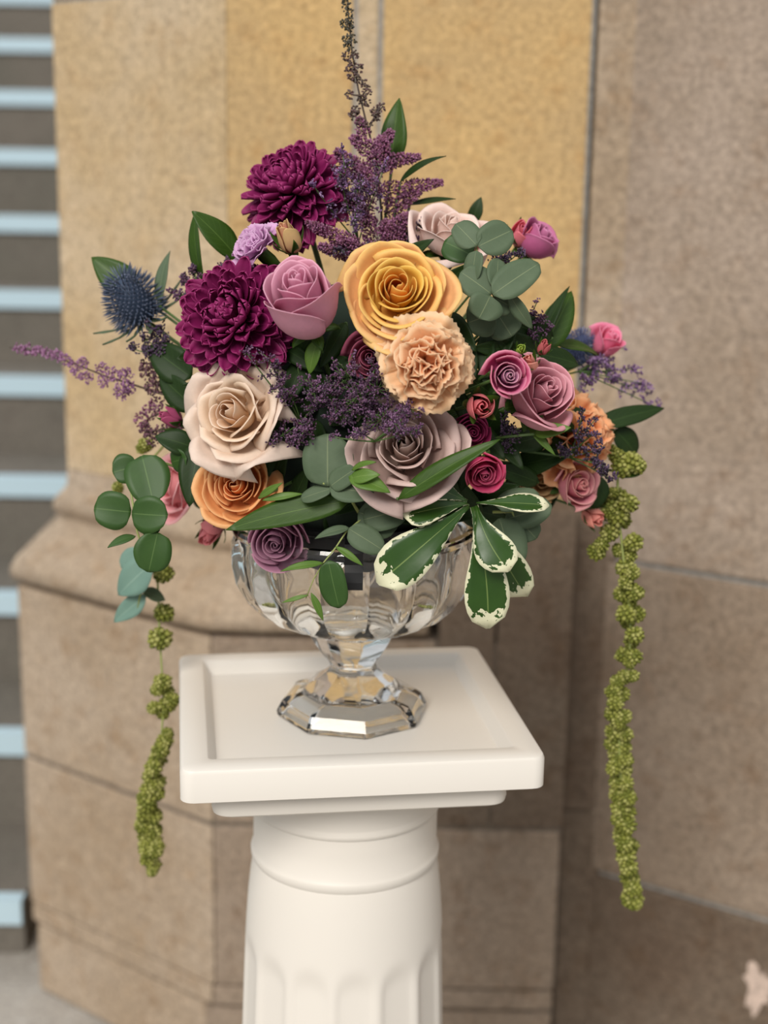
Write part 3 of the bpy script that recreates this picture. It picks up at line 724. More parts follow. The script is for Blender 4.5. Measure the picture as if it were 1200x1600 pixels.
# ================================================================== THE ARRANGEMENT
# ---- big blooms
GOB = dict(n=18, rin=.04, Rout=.90, pw=1.4, Hc=1.55, Ho=1.40, hp=1.0, bel=1.16, wout=1.1, curl=.16, point=.45, wave=.03, hc=.95, tuck=.10, roll=.35)
MINI = dict(n=16, rin=.04, Rout=.86, pw=1.35, Hc=1.08, Ho=1.0, bel=1.15, wout=1.1, curl=.15, point=.35, hc=.75, wave=.03, tuck=.10, roll=.15, crease=.0)
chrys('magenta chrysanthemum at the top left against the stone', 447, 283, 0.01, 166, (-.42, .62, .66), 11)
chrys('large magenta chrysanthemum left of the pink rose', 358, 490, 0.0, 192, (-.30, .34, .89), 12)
rose('tight mauve-pink rose between the magenta chrysanthemum and the golden rose', 471, 462, 0.012, 126, (-.22, .78, .64), (198, 124, 158), (208, 150, 172), (234, 188, 204), (188, 152, 146), seed=21, **dict(GOB, Hc=1.95, Ho=1.75, hc=1.12))
rose('golden yellow open rose with peach outer petals', 622, 451, 0.005, 186, (.0, .46, .88), (246, 160, 62), (252, 200, 142), (255, 224, 132), (242, 154, 46),
     seed=22, n=32, Hc=.74, Ho=.34, wout=.76, curl=.20, point=.6, roll=.8, rin=.04, pw=1.05, cmid=(255, 212, 92), tuck=.22)
carnation('ruffled peach carnation under the golden rose', 668, 573, 0.014, 152, (.06, .02, 1), (232, 168, 120), (246, 208, 158), (255, 232, 198), 31, 36)
rose('cream open rose with pointed outer petals at the left', 362, 645, 0.0, 176, (-.36, .32, .88), (214, 182, 146), (212, 194, 180), (228, 212, 200), (204, 164, 126),
     seed=23, n=28, Hc=.78, Ho=.36, wout=.66, curl=.26, point=.7, roll=1.1, crease=.06, rin=.04, wave=.06, pw=1.0, cmid=(216, 194, 166), tuck=.16)
rose('taupe rose with a tight spiral centre under the carnation', 632, 698, -0.005, 178, (-.10, .52, .85), (160, 132, 116), (192, 168, 162), (216, 194, 188), (150, 120, 104),
     seed=24, n=28, Hc=.90, Ho=.42, wout=.74, curl=.22, point=.6, roll=.9, crease=.04, rin=.03, pw=1.2, tuck=.18)
rose('small orange rose below the cream rose', 368, 758, 0.005, 132, (-.16, .34, .92), (230, 146, 78), (244, 188, 126), (252, 208, 154), (214, 130, 66),
     seed=25, n=28, Hc=.78, Ho=.45, wout=.80, curl=.15, point=.55, rin=.03, pw=1.05)
rose('dusty mauve rose at the right beside a small purple rose', 846, 612, 0.012, 128, (.42, .50, .76), (184, 122, 140), (200, 142, 154), (224, 172, 180), (176, 134, 130), seed=26,
     n=17, rin=.04, Rout=.92, pw=1.4, Hc=1.30, Ho=1.08, hp=1.0, bel=1.16, wout=1.1, curl=.18, point=.4, hc=.75, roll=.4, wave=.04, tuck=.12)
rose('small magenta rose with a purple spiral centre beside the dusty mauve rose', 795, 587, 0.035, 76, (.22, .16, .96), (146, 98, 138), (192, 70, 120), (226, 176, 184), (140, 70, 104), seed=27, cmid=(168, 112, 148), **MINI)
rose('bright magenta spray rose pointing down above the variegated leaves', 757, 740, 0.012, 76, (.16, -.30, .94), (150, 48, 88), (204, 66, 112), (196, 100, 124), (140, 40, 80), seed=28, **MINI)
rose('dark magenta spray rose half hidden under the long leaf', 738, 676, -0.02, 64, (.2, .1, .9), (120, 40, 74), (150, 46, 92), seed=29, **MINI)
rose('mauve spray rose in profile at the upper right', 844, 372, -0.03, 72, (.55, .62, .35), (180, 110, 150), (176, 88, 132), (210, 146, 180), (150, 80, 100), seed=30, **dict(GOB, n=13))
rose('soft pink spray rose at the far right in front of the bare wall', 950, 531, -0.06, 66, (.35, .62, .4), (222, 104, 146), (226, 122, 158), (242, 176, 196), (190, 150, 120), seed=32, **dict(GOB, n=12, Rout=.75))
rose('antique pink rose facing right above the amaranth tassel', 905, 757, 0.025, 84, (.55, .12, .75), (204, 110, 126), (194, 124, 140), (230, 188, 172), (190, 130, 110), seed=33, **dict(MINI, wave=.06, curl=.2))
carnation('orange carnation seen from the side at the right edge of the bouquet', 914, 682, 0.02, 150, (.78, .14, .58), (226, 144, 90), (236, 172, 118), (246, 206, 164), 34, 26)
carnation('small lilac carnation in profile above the large chrysanthemum', 396, 384, 0.01, 92, (-.62, .60, .42), (190, 142, 184), (204, 156, 196), (222, 188, 216), 35, 22, spread=.7)
rose('cream rose tilted up behind the eucalyptus at the top', 704, 362, -0.06, 132, (.15, .80, .42), (222, 198, 186), (220, 198, 190), (238, 222, 214), (190, 164, 150), seed=36, n=18, Hc=.95, Ho=.8, bel=1.05, wout=.95, curl=.25, hc=.5)
rose('dusky purple rose hanging over the vase rim under the long leaf', 432, 845, 0.02, 100, (-.10, -.20, .92), (146, 104, 132), (180, 128, 154), (200, 154, 172), (130, 70, 100), seed=37, **dict(MINI, n=18, Rout=.92, hc=.65))
rose('dusky pink rose deep under the golden rose', 578, 558, -0.030, 88, (-.1, .2, .9), (150, 80, 100), (160, 82, 106), seed=38, **MINI)
rose('pale pink rose behind the round eucalyptus at the left', 268, 762, -0.03, 112, (-.75, .1, .45), (222, 156, 160), (226, 168, 172), (238, 192, 192), seed=39, n=14, Hc=.9, Ho=.7, wout=.95, curl=.25)
rose('beige rose shaded behind the antique pink rose', 846, 750, -0.045, 92, (.15, .1, .9), (184, 150, 106), (194, 164, 122), seed=40, n=14, Hc=.85, Ho=.6, wout=.9)
# ---- buds
bud('pink rose bud beside the mauve spray rose at the upper right', 815, 362, -0.03, 46, (.1, .55, .6), (206, 100, 124), (222, 128, 140), seed=31)
bud('round pink rose bud below the small magenta rose', 751, 634, 0.010, 58, (.12, .10, .95), (196, 98, 110), (214, 126, 130), seed=51, L=1.15)
bud('pink rose bud hanging at the lower left of the vase', 328, 834, 0.01, 52, (-.35, -.45, .75), (196, 110, 118), (208, 130, 134), seed=52, L=1.3)
bud('pink and green rose bud with long sepals above the lilac carnation', 447, 366, 0.02, 54, (-.25, .75, .5), (214, 120, 130), (198, 176, 120), seed=53, L=1.4)
bud('small pink bud hanging under the antique pink rose', 931, 808, 0.0, 42, (.5, -.2, .7), (206, 120, 116), (216, 146, 132), seed=54)
bud('tiny lime green bud above the small magenta rose', 813, 545, 0.03, 22, (.1, .5, .85), (160, 176, 70), (150, 172, 76), seed=55, n=6, L=1.1)
bud('peach bud tucked above the dusty mauve rose', 827, 563, 0.035, 34, (-.3, .55, .75), (214, 138, 128), (218, 154, 138), seed=56, n=6)
bud('small red-pink bud behind the dusty mauve rose', 850, 540, 0.01, 28, (.2, .7, .6), (180, 90, 96), (190, 104, 106), seed=57, n=6)
bud('green sepalled bud among sea lavender below the dusty mauve rose', 912, 700, 0.03, 36, (.6, .45, .6), (180, 140, 96), (130, 140, 76), seed=58, n=6, L=1.5)
bud('deep magenta bud at the left among brown astilbe', 262, 652, -0.01, 42, (-.7, .4, .5), (156, 70, 104), (166, 76, 112), seed=59, n=6)

# ---- single leaves
leaf_thing('upright oval green leaf behind the top astilbe', [(612, 262, -.04, 624, 153, -.05, 44, (-.3, .1, 1), dict(bend=.05, fold=.12))])
leaf_thing('dark slender leaf pointing right below the upright leaf', [(625, 285, -.02, 697, 244, -.01, 19, (-.3, .8, .5), dict(bend=.08, fold=.3))], M_LEAFD)
leaf_thing('dark slender leaf lying above the cream rose at the top', [(640, 320, -.03, 712, 311, -.02, 14, (0, .8, .6), dict(bend=.03, fold=.3))], M_LEAFD)
leaf_thing('small pointed leaf behind the cream rose at the top', [(737, 352, -.07, 752, 308, -.07, 24, (-.3, .1, 1), {})], M_LEAFD)
leaf_thing('pair of glossy green leaves at the left under the top chrysanthemum', [(318, 440, 0., 306, 330, .0, 34, (-.7, .1, .6), dict(bend=.07)), (372, 405, .01, 300, 330, .02, 50, (.25, .55, .8), dict(bend=.05))])
leaf_thing('rounded green leaf behind the blue thistle', [(216, 462, -.03, 143, 402, -.04, 54, (.15, .25, .9), dict(bend=.05))])
leaf_thing('narrow grey-green leaf standing right of the blue thistle', [(249, 478, -.02, 266, 392, -.04, 22, (-.5, .1, .9), dict(shape='narrow'))], M_EUC)
leaf_thing('broad green leaves at the right behind the eucalyptus', [(846, 548, .02, 893, 455, -.01, 52, (.3, .4, .8), dict(bend=.07)), (842, 540, .03, 890, 447, .01, 24, (-.6, .3, .7), dict(bend=.04, mat=M_LEAFD))])
leaf_thing('green leaf pointing right below the broad leaves', [(872, 540, .0, 935, 556, -.03, 30, (.1, .8, .6), {})])
leaf_thing('dark leaf reaching right over the wall above the amaranth', [(925, 668, -.02, 1038, 638, -.05, 36, (.05, .6, .8), dict(bend=.05))], M_LEAFD)
leaf_thing('rounded dark leaf behind the upper amaranth tuft', [(960, 672, -.03, 993, 712, -.04, 40, (.3, .4, .8), dict(shape='round'))], M_LEAFD)
leaf_thing('fresh green leaves under the dusty mauve rose', [(835, 678, .10, 892, 668, .11, 26, (0, .5, .9), dict(bend=.05)), (825, 668, .09, 868, 712, .10, 12, (0, .3, .9), dict(shape='narrow'))], M_LEAFL)
leaf_thing('long dark green leaf sweeping under the taupe rose', [(622, 780, .155, 782, 686, .160, 34, (-.15, .55, .82), dict(bend=.05, fold=.22))])
leaf_thing('large glossy leaf lying across the lower left of the rim', [(545, 783, .125, 353, 828, .140, 50, (.05, .45, .9), dict(bend=-.03, fold=.10, side=.03))])
leaf_thing('small fresh sepal leaves on the orange rose', [(405, 778, .12, 442, 754, .135, 12, (0, .4, .9), dict(shape='narrow')), (410, 782, .125, 475, 772, .125, 12, (0, .6, .9), dict(shape='narrow'))], M_LEAFL)
leaf_thing('curled fresh leaf hanging under the mauve-pink rose', [(497, 530, .12, 484, 585, .12, 28, (-.3, .3, .9), dict(bend=.08))], M_LEAFL)
leaf_thing('dark leaf hanging behind the amaranth tuft at the right', [(955, 735, -.01, 1000, 742, -.01, 26, (0, .5, .8), {}), (940, 745, .0, 925, 800, .0, 34, (.2, .2, .9), dict(mat=M_LEAFD))])
leaf_thing('dark leaf between the thistle and the cream rose', [(300, 590, .02, 232, 540, .0, 62, (-.2, .3, .9), dict(bend=.05)), (310, 640, .03, 250, 585, .01, 50, (-.2, .1, .9), {})], M_LEAFD)
leaf_thing('dark oval leaves left of the small orange rose', [(312, 690, .05, 296, 792, .07, 54, (-.15, .2, 1), dict(bend=.05)), (305, 700, .05, 242, 682, .05, 44, (-.2, .5, .8), {})], M_LEAFD)

# ---- eucalyptus
RND = dict(shape='round', fold=.10, bend=.03)
sprig('round-leaved green eucalyptus sprig hanging at the far left', [(300, 740, .03), (262, 725, .05), (225, 715, .06), (205, 770, .08), (214, 830, .09), (232, 882, .09)], [
    (215, 728, .060, 176, 738, .065, 46, (-.2, .2, 1), RND), (222, 712, .065, 240, 786, .085, 66, (.1, .2, 1), RND), (268, 722, .05, 292, 716, .06, 34, (.1, .2, 1), RND),
    (255, 735, .05, 235, 728, .06, 26, (0, .2, 1), RND), (205, 800, .085, 147, 794, .085, 58, (0, .2, 1), RND), (206, 802, .090, 262, 806, .095, 56, (.1, .15, 1), RND),
    (212, 838, .095, 168, 856, .105, 20, (-.1, .9, .5), dict(shape='lance', fold=.1)), (246, 832, .095, 232, 894, .100, 56, (.25, .2, .9), RND), (222, 820, .085, 250, 828, .09, 30, (.1, .4, .9), RND)], M_EUCG)
sprig('blue-grey eucalyptus leaves hanging below the green sprig at the left', [(250, 800, -.02), (235, 860, -.03), (222, 915, -.03), (215, 950, -.03)], [
    (225, 862, -.03, 190, 888, -.03, 36, (-.3, .2, .9), RND), (238, 880, -.02, 185, 930, -.03, 56, (-.2, .3, .9), dict(shape='lance', bend=.05)), (228, 930, -.03, 178, 972, -.04, 34, (-.2, .2, .9), dict(shape='lance', bend=.04)),
    (222, 925, -.03, 258, 938, -.04, 26, (.1, .7, .6), dict(shape='lance', mat=M_EUC))], M_EUCB)
sprig('grey-green eucalyptus sprig at the upper right beside the golden rose', [(770, 500, .08), (772, 462, .09), (752, 430, .10), (744, 388, .09), (746, 380, .085)], [
    (745, 384, .095, 712, 350, .085, 42, (.25, .1, 1), RND), (747, 385, .095, 800, 360, .085, 52, (-.25, .15, 1), RND), (738, 400, .07, 694, 378, .06, 50, (.2, .3, .9), dict(RND, mat=M_EUCG)),
    (744, 392, .10, 738, 440, .105, 32, (-.5, .1, .8), RND), (768, 460, .11, 720, 425, .105, 52, (.15, .3, .9), RND), (766, 462, .112, 748, 498, .115, 54, (.1, .1, 1), RND), (770, 460, .115, 842, 412, .10, 50, (-.15, .3, .9), RND),
    (774, 452, .11, 778, 404, .095, 34, (.3, .1, .9), RND), (795, 458, .105, 832, 514, .10, 26, (-.3, .1, .9), dict(shape='lance', fold=.1)), (772, 464, .10, 802, 482, .10, 42, (-.2, .2, .9), RND), (775, 490, .085, 730, 505, .08, 60, (.1, .4, .9), RND), (778, 492, .08, 800, 526, .085, 56, (-.1, .4, .9), RND)], M_EUC)
sprig('broad grey eucalyptus sprig under the sea lavender at the centre', [(560, 800, .10), (545, 775, .12), (515, 762, .13), (505, 755, .135)], [
    (512, 760, .135, 512, 678, .125, 76, (-.1, .2, 1), RND), (515, 762, .14, 584, 772, .145, 40, (0, .6, .85), RND), (518, 764, .135, 470, 780, .13, 26, (0, .7, .75), RND), (516, 760, .14, 556, 732, .145, 34, (.1, .5, .9), RND)], M_EUC)
leaf_thing('small fresh curled leaves beside the broad eucalyptus leaf', [(548, 748, .158, 594, 742, .168, 26, (0, .5, .9), dict(bend=.12)), (545, 745, .158, 610, 770, .168, 34, (-.1, .7, .7), dict(bend=.08)), (550, 735, .158, 588, 722, .166, 14, (0, .8, .6), dict(bend=.1))], M_LEAFL)
sprig('thin eucalyptus sprig hanging down over the glass bowl', [(590, 790, .115), (560, 815, .122), (540, 832, .128), (525, 855, .132), (505, 880, .134), (490, 905, .134), (478, 935, .132)], [
    (568, 812, .122, 636, 796, .125, 50, (0, .4, .9), RND), (560, 800, .12, 622, 822, .12, 62, (.25, .1, .95), RND), (545, 826, .130, 599, 860, .134, 40, (0, .3, .95), RND), (546, 825, .128, 492, 842, .132, 18, (0, .8, .6), dict(shape='lance')),
    (524, 854, .133, 567, 884, .138, 12, (0, .6, .8), dict(shape='narrow', mat=M_LEAFL)), (506, 880, .135, 438, 893, .142, 13, (0, .7, .7), dict(shape='narrow', mat=M_LEAFL)), (513, 876, .137, 530, 950, .136, 42, (-.1, .1, 1), dict(RND, mat=M_EUCG)),
    (486, 926, .134, 505, 970, .133, 12, (.2, .2, .9), dict(shape='narrow', mat=M_LEAFL)), (482, 930, .134, 440, 942, .133, 7, (0, .5, .9), dict(shape='narrow', mat=M_LEAFL))], M_EUC, r=.0009)
sprig('curved grey-green eucalyptus leaves behind the variegated leaves', [(770, 800, .08), (800, 800, .085), (815, 830, .085)], [
    (790, 812, .085, 862, 790, .085, 44, (0, .35, .9), RND), (800, 800, .08, 838, 842, .085, 44, (-.2, .5, .9), RND), (780, 810, .09, 800, 890, .10, 62, (.4, .1, .85), dict(RND, fold=.3)), (775, 790, .10, 842, 772, .095, 34, (0, .5, .9), RND)], M_EUC)
# ---- variegated whorl
vo = leaf_thing('whorl of white-edged green leaves draped over the right of the rim', [
    (732, 790, .128, 590, 912, .145, 76, (.15, .30, .95), dict(shape='obovate', bend=.06, fold=.10, wave=.05)), (738, 792, .128, 762, 982, .135, 72, (.1, .15, 1), dict(shape='obovate', bend=.06, fold=.14, wave=.06, side=-.03)),
    (744, 790, .133, 795, 893, .155, 62, (-.2, .25, .95), dict(shape='obovate', bend=.08, fold=.12, wave=.07, side=.05)), (744, 786, .130, 858, 790, .125, 36, (0, .75, .65), dict(shape='obovate', bend=.03, wave=.05)),
    (730, 786, .130, 630, 806, .140, 50, (0, .55, .85), dict(shape='obovate', bend=.03, wave=.05)), (730, 783, .128, 652, 752, .13, 42, (.1, .5, .85), dict(shape='obovate', bend=.04)), (742, 795, .11, 822, 932, .10, 62, (-.2, .2, .9), dict(shape='obovate', bend=.05, wave=.08))],
    M_VAR, name='variegated_sprig', cat='foliage')

# ---- fillers: sea lavender, astilbe
limonium('dense purple sea lavender at the centre between the cream and taupe roses', (560, 650, .12), [(490, 610, .14, 150, 34), (540, 580, .145, 170, 38), (590, 610, .15, 170, 36), (520, 650, .145, 110, 30), (600, 655, .158, 130, 32), (585, 575, .15, 110, 26), (470, 590, .14, 70, 26), (640, 640, .165, 100, 24), (600, 545, .14, 60, 18), (560, 620, .15, 120, 34)], LIM, 61)
limonium('purple sea lavender sprays over the edge of the cream rose', (470, 660, .11), [(420, 560, .13, 80, 24), (440, 600, .135, 90, 26), (460, 685, .13, 120, 26), (425, 690, .125, 60, 20), (385, 552, .125, 40, 18), (480, 670, .135, 80, 22), (500, 625, .14, 60, 22)], LIM, 62)
limonium('fine sea lavender twigs resting on the taupe rose', (585, 690, .15), [(625, 665, .172, 60, 20), (650, 672, .172, 50, 16), (555, 675, .16, 40, 20), (520, 682, .155, 20, 16), (635, 645, .17, 60, 18)], LIM, 63)
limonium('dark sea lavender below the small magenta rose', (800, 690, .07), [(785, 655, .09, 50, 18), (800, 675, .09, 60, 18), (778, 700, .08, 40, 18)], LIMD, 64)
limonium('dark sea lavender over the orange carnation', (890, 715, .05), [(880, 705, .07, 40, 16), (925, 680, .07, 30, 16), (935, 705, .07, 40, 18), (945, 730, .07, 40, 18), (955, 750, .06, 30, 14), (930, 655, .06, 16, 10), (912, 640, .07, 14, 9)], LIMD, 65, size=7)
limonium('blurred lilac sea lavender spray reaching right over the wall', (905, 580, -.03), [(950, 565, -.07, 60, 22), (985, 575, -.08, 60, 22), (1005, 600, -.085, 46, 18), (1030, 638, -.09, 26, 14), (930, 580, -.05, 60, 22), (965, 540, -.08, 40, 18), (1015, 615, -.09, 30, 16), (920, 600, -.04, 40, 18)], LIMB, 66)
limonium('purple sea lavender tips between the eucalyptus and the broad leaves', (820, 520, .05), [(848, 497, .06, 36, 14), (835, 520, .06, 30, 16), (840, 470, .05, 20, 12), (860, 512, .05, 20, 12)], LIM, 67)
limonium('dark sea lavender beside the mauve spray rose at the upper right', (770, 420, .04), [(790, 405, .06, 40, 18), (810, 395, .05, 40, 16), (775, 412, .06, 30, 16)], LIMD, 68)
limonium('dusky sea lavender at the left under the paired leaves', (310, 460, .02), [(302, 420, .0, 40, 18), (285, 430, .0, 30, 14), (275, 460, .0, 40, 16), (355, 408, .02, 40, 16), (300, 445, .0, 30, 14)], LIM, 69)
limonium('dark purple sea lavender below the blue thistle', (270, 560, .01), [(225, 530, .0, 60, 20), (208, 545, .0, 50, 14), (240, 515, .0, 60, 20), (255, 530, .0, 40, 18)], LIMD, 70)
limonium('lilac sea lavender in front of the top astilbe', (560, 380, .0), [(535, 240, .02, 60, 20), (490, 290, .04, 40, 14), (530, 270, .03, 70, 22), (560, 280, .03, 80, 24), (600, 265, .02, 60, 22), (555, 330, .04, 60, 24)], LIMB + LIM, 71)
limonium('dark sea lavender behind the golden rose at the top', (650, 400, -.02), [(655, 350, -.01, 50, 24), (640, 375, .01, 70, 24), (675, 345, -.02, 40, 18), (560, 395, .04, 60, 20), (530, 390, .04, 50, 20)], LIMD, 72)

def astilbe(label, root, plumes, seed, cols=AST, stalks=(), extra=None):
    rg = random.Random(seed); b0 = WP(*root); o, M = thing('astilbe', b0, label, 'astilbe'); cl = [lin(c) for c in cols]
    V = []; F = []; C = []; parts = [tube(bez(CORE, CORE.lerp(b0, .6), b0, 5), .0014, .0012, 5)]
    for pts in stalks: parts.append(tube([WP(*p) for p in pts], .0012, .0005, 5))
    for (a, b, rpx, n) in plumes:
        A, B = WP(*a), WP(*b); m = msc(A); plume_into(V, F, C, rg, A, B, rpx * m, n, cl, m); parts.append(tube([A, A.lerp(B, .5), B], .0007, .0004, 4))
    if extra:
        for (px, py, d, rpx, n, cc) in extra:
            c0 = WP(px, py, d); m = msc(c0); k2 = [lin(x) for x in cc]
            for _ in range(n):
                v = rvec(rg); floret(V, F, C, c0 + v * rpx * m * .8, v + rvec(rg) * .3, 5.0 * m * rg.uniform(.8, 1.2), 2.1 * m, rg.choice(k2))
    vv, ff = join(parts); wobj('stem', vv, ff, M_STEMB, o, M)
    fo = wobj('floret_plume', V, F, M_FLORET, o, M, cols=C, smooth=False); fo['kind'] = 'stuff'; return o
SEED = [(86, 62, 58), (70, 54, 50), (104, 74, 72), (84, 70, 54)]
SEEDG = [(66, 66, 48), (78, 72, 54), (56, 58, 44)]
ex = []
_sp = [(540, 5), (546, 30), (541, 62), (545, 42), (538, 38), (552, 60), (545, 72), (541, 88), (553, 86), (550, 102), (546, 108), (561, 106), (550, 119), (558, 124), (571, 131), (573, 144), (546, 148), (566, 156), (572, 160), (556, 172), (552, 180), (585, 175), (596, 168), (588, 182), (563, 190), (575, 195), (544, 18), (542, -8), (546, -20)]
for (x, y) in _sp: ex.append((x, y, -.035 + .00008 * y, 6.5, 26, SEED if y > 80 else SEEDG))
astilbe('tall purple astilbe plume with a bare seeded tip rising above the bouquet', (598, 400, -.01), [
    ((572, 215, -.02), (560, 185, -.02), 12, 60), ((590, 235, -.02), (612, 205, -.02), 14, 120), ((588, 240, -.01), (550, 215, -.01), 16, 130), ((592, 255, -.02), (655, 245, -.02), 13, 170), ((595, 300, -.02), (690, 285, -.02), 16, 240), ((600, 335, -.02), (655, 300, -.02), 16, 200),
    ((585, 290, -.01), (525, 235, .0), 22, 260), ((590, 270, -.01), (600, 215, -.01), 22, 260), ((585, 330, .0), (515, 300, .01), 18, 260), ((590, 400, .02), (480, 348, .04), 17, 300), ((600, 370, .0), (640, 335, .0), 18, 220), ((580, 310, .0), (560, 260, .0), 24, 260), ((600, 395, .0), (560, 320, .01), 22, 260), ((560, 400, .02), (500, 385, .04), 16, 200), ((640, 395, -.02), (640, 340, -.02), 20, 220), ((620, 385, .0), (600, 345, .0), 22, 220), ((560, 400, .03), (530, 372, .04), 18, 160)], 81,
    stalks=[[(598, 400, -.01), (596, 330, -.015), (588, 250, -.02), (572, 190, -.02), (560, 140, -.025), (550, 80, -.03), (544, 20, -.035), (543, -30, -.035)], [(566, 150, -.02), (548, 148, -.02)], [(578, 195, -.02), (598, 166, -.02)]], extra=ex)
ex = []
for (x, y, r_, n) in [(30, 544, 8, 30), (45, 547, 9, 40), (60, 548, 9, 44), (75, 553, 9, 44), (90, 556, 10, 50), (104, 562, 10, 50), (116, 574, 9, 40), (130, 568, 9, 40), (136, 590, 10, 44), (120, 582, 8, 30), (158, 575, 9, 40), (162, 595, 10, 44), (178, 585, 12, 60), (196, 586, 12, 60), (190, 612, 15, 90), (200, 605, 12, 60)]: ex.append((x, y, -.10 + .0004 * x, r_, n, [(150, 100, 140), (170, 122, 160), (134, 86, 122)]))
for (x, y, r_, n) in [(232, 580, 16, 90), (250, 590, 18, 110), (240, 605, 15, 80), (228, 570, 10, 40), (262, 600, 14, 70), (270, 620, 14, 60), (275, 600, 12, 50)]: ex.append((x, y, -.01, r_, n, ASTB))
for (x, y, r_, n) in [(222, 655, 13, 60), (236, 642, 14, 70), (245, 630, 12, 50), (228, 668, 10, 40)]: ex.append((x, y, -.02, r_, n, AST))
for (x, y, r_, n) in [(228, 672, 11, 60), (245, 676, 12, 70), (262, 672, 12, 70), (275, 668, 10, 50), (238, 690, 9, 30)]: ex.append((x, y, .0, r_, n, ASTB))
astilbe('slim pink astilbe spray reaching far left past the pier edge', (285, 625, .01), [], 82,
    stalks=[[(285, 625, .01), (240, 612, -.01), (205, 600, -.025), (165, 588, -.04), (110, 566, -.06), (60, 549, -.08), (15, 543, -.095)], [(285, 640, .0), (250, 645, -.01), (225, 658, -.02)], [(290, 668, .0), (225, 676, .0)], [(260, 618, -.01), (240, 590, -.01)]], extra=ex)

# ---- blue thistles
def thistle(label, px, py, d, rpx, face, seed, nb=10, cols=((70, 84, 108), (92, 104, 128), (56, 70, 92))):
    rg = random.Random(seed); c = WP(px, py, d); m = msc(c); z_ = FV(*face); b = c - z_ * rpx * m
    o, M = thing('blue_thistle', b, label, 'thistle', None, frame(b, z_, 0)); r = rpx * m; cl = [lin(x) for x in cols]
    V, F = lathe([(.2 * r, .0), (.66 * r, .2 * r), (.74 * r, .7 * r), (.6 * r, 1.3 * r), (.36 * r, 1.75 * r), (.06 * r, 1.95 * r)], 18)
    obj('cone', mesh('cone', V, F, M_FLORET, [cl[2]] * len(V)), o)
    V = []; F = []; C = []
    for k in range(330):
        t = (k + .5) / 330; zz = (.12 + 1.8 * t) * r; rad = r * .74 * math.sqrt(max(.02, 1 - ((t - .33) / .70) ** 2)); a = k * 2.39996
        p = Vector((math.cos(a) * rad, math.sin(a) * rad, zz)); dv = Vector((math.cos(a), math.sin(a), -.1 + 1.5 * t * t))
        floret(V, F, C, p, dv + rvec(rg) * .12, r * rg.uniform(.45, .68), r * .034, rg.choice(cl))
        floret(V, F, C, p, dv, r * .14, r * .05, cl[1])
    sp = obj('spikes', mesh('spikes', V, F, M_FLORET, C, smooth=False), o); sp['kind'] = 'stuff'
    for k in range(nb):
        a = 2 * PI * k / nb + rg.uniform(-.15, .15); L = r * rg.uniform(1.5, 2.1); V = []; UV = []
        for j in range(6):
            v = j / 5; ww = r * .10 * (1 - v) + .0003 + (r * .07 if j in (2, 4) else 0)
            rad = r * .2 + L * v; zz = r * (.05 - .25 * v + .55 * v * v)
            for i in (-1, 0, 1): V.append((math.cos(a) * rad - math.sin(a) * ww * i, math.sin(a) * rad + math.cos(a) * ww * i, zz + (r * .05 if i else 0))); UV.append(((i + 1) / 2, v))
        solid(obj('bract', mesh('bract', V, grid_faces(3, 6), M_EUC, uvs=UV), o), .0004)
    stem_to_core(o, M, b, z_, .0018, M_STEM); return o
thistle('spiky blue thistle with long bracts at the upper left', 207, 468, -.02, 40, (-.42, .78, .38), 91)
thistle('blurred blue thistle behind the leaf at the right', 905, 540, -.07, 22, (.3, .6, .3), 92, 7, ((92, 104, 148), (110, 122, 160), (80, 92, 130)))

# ---- hanging amaranth
rt = [(955, 705, 10), (965, 715, 12), (985, 722, 16), (972, 730, 15), (996, 728, 13), (958, 770, 8), (968, 778, 14), (955, 790, 15), (982, 786, 14), (966, 806, 15), (950, 800, 10), (975, 815, 10), (953, 832, 14), (932, 862, 13), (940, 850, 11), (990, 848, 14), (968, 860, 11), (984, 868, 11), (978, 888, 14), (988, 896, 11), (978, 910, 11), (972, 928, 12), (992, 926, 13), (984, 938, 11), (978, 960, 15), (996, 960, 12), (980, 972, 11), (992, 992, 13), (986, 1004, 10), (974, 1024, 12), (990, 1026, 12), (984, 1036, 9), (976, 1058, 11), (988, 1056, 10), (964, 1066, 11), (958, 1082, 12), (972, 1084, 11), (962, 1098, 12), (958, 1116, 12), (974, 1120, 12), (966, 1128, 11), (960, 1144, 13), (976, 1146, 12), (958, 1162, 12), (972, 1166, 13), (964, 1180, 13), (976, 1186, 12), (960, 1200, 12), (974, 1204, 13), (978, 1224, 11), (964, 1222, 12), (966, 1242, 13), (980, 1246, 13), (970, 1262, 14), (982, 1268, 11), (968, 1280, 12), (980, 1290, 13), (972, 1302, 13), (976, 1318, 14), (986, 1322, 11), (978, 1338, 14), (982, 1356, 13), (984, 1372, 14), (988, 1388, 13), (988, 1404, 15), (994, 1412, 10)]
rs = random.Random(5)
amaranth('long green amaranth tassel hanging down the right wall', [(900, 720, .02), (940, 700, .0), (965, 730, -.01), (965, 790, -.01), (975, 880, -.01), (985, 960, -.01), (984, 1030, -.01), (966, 1090, -.01), (968, 1180, -.01), (974, 1280, -.01), (988, 1405, -.01)],
    [(x, y, -.01 + rs.uniform(-.008, .008), r_ * 1.22, r_ * 1.15) for (x, y, r_) in rt], 101)
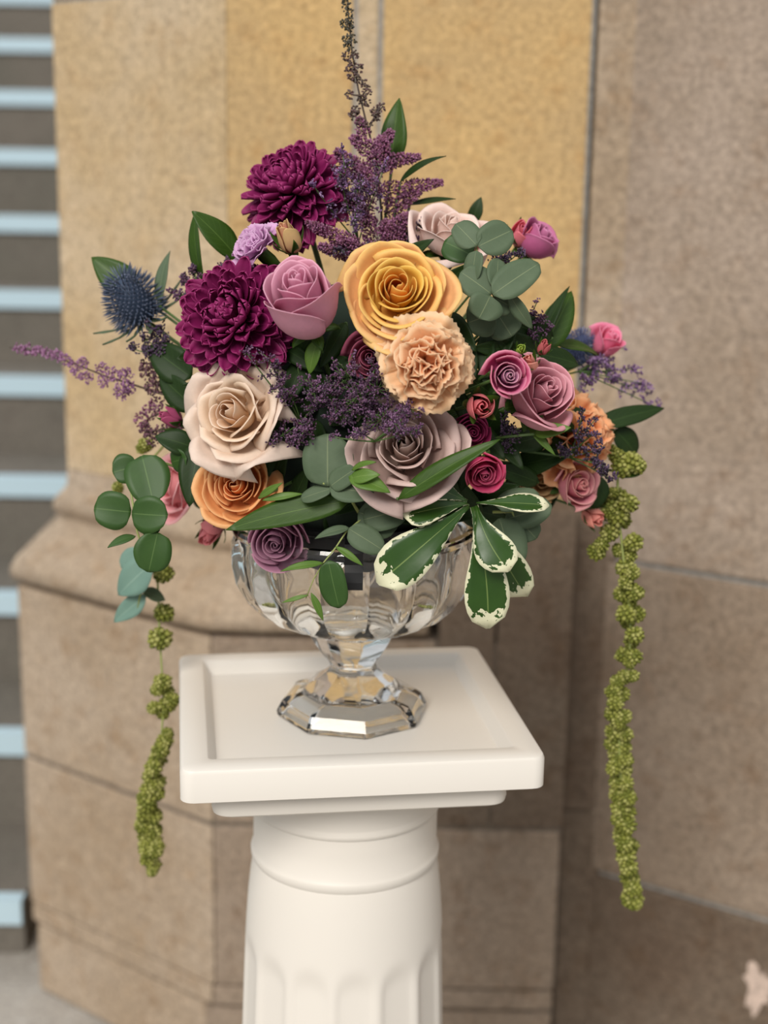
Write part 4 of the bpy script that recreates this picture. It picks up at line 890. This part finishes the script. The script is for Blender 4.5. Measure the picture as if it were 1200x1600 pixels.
lt = [(228, 695, 11), (222, 700, 9), (184, 762, 9), (255, 896, 15), (256, 958, 14), (250, 998, 17), (254, 1066, 13), (246, 1078, 10), (262, 1080, 10), (262, 1100, 13), (240, 1106, 10), (268, 1094, 11), (254, 1114, 10), (262, 1146, 9), (258, 1158, 12), (252, 1172, 13), (246, 1186, 13), (240, 1200, 13), (236, 1214, 13), (246, 1222, 12), (234, 1234, 13), (224, 1246, 10), (244, 1240, 12), (230, 1256, 14), (226, 1272, 12), (240, 1274, 13), (224, 1290, 12), (238, 1296, 14), (228, 1308, 12), (242, 1312, 11), (230, 1326, 13), (242, 1330, 12), (234, 1342, 13), (240, 1352, 11), (238, 1362, 8), (248, 1322, 9)]
amaranth('broken green amaranth tassel hanging left of the pedestal', [(320, 690, .0), (262, 690, -.04), (235, 720, -.05), (240, 800, -.05), (246, 900, -.05), (250, 1000, -.05), (256, 1100, -.05), (250, 1180, -.05), (234, 1270, -.05), (238, 1362, -.05)],
    [(x, y, -.05 + rs.uniform(-.006, .006), r_ * 1.22, r_ * 1.15) for (x, y, r_) in lt], 102)

# ---- dark foliage deep between the blooms
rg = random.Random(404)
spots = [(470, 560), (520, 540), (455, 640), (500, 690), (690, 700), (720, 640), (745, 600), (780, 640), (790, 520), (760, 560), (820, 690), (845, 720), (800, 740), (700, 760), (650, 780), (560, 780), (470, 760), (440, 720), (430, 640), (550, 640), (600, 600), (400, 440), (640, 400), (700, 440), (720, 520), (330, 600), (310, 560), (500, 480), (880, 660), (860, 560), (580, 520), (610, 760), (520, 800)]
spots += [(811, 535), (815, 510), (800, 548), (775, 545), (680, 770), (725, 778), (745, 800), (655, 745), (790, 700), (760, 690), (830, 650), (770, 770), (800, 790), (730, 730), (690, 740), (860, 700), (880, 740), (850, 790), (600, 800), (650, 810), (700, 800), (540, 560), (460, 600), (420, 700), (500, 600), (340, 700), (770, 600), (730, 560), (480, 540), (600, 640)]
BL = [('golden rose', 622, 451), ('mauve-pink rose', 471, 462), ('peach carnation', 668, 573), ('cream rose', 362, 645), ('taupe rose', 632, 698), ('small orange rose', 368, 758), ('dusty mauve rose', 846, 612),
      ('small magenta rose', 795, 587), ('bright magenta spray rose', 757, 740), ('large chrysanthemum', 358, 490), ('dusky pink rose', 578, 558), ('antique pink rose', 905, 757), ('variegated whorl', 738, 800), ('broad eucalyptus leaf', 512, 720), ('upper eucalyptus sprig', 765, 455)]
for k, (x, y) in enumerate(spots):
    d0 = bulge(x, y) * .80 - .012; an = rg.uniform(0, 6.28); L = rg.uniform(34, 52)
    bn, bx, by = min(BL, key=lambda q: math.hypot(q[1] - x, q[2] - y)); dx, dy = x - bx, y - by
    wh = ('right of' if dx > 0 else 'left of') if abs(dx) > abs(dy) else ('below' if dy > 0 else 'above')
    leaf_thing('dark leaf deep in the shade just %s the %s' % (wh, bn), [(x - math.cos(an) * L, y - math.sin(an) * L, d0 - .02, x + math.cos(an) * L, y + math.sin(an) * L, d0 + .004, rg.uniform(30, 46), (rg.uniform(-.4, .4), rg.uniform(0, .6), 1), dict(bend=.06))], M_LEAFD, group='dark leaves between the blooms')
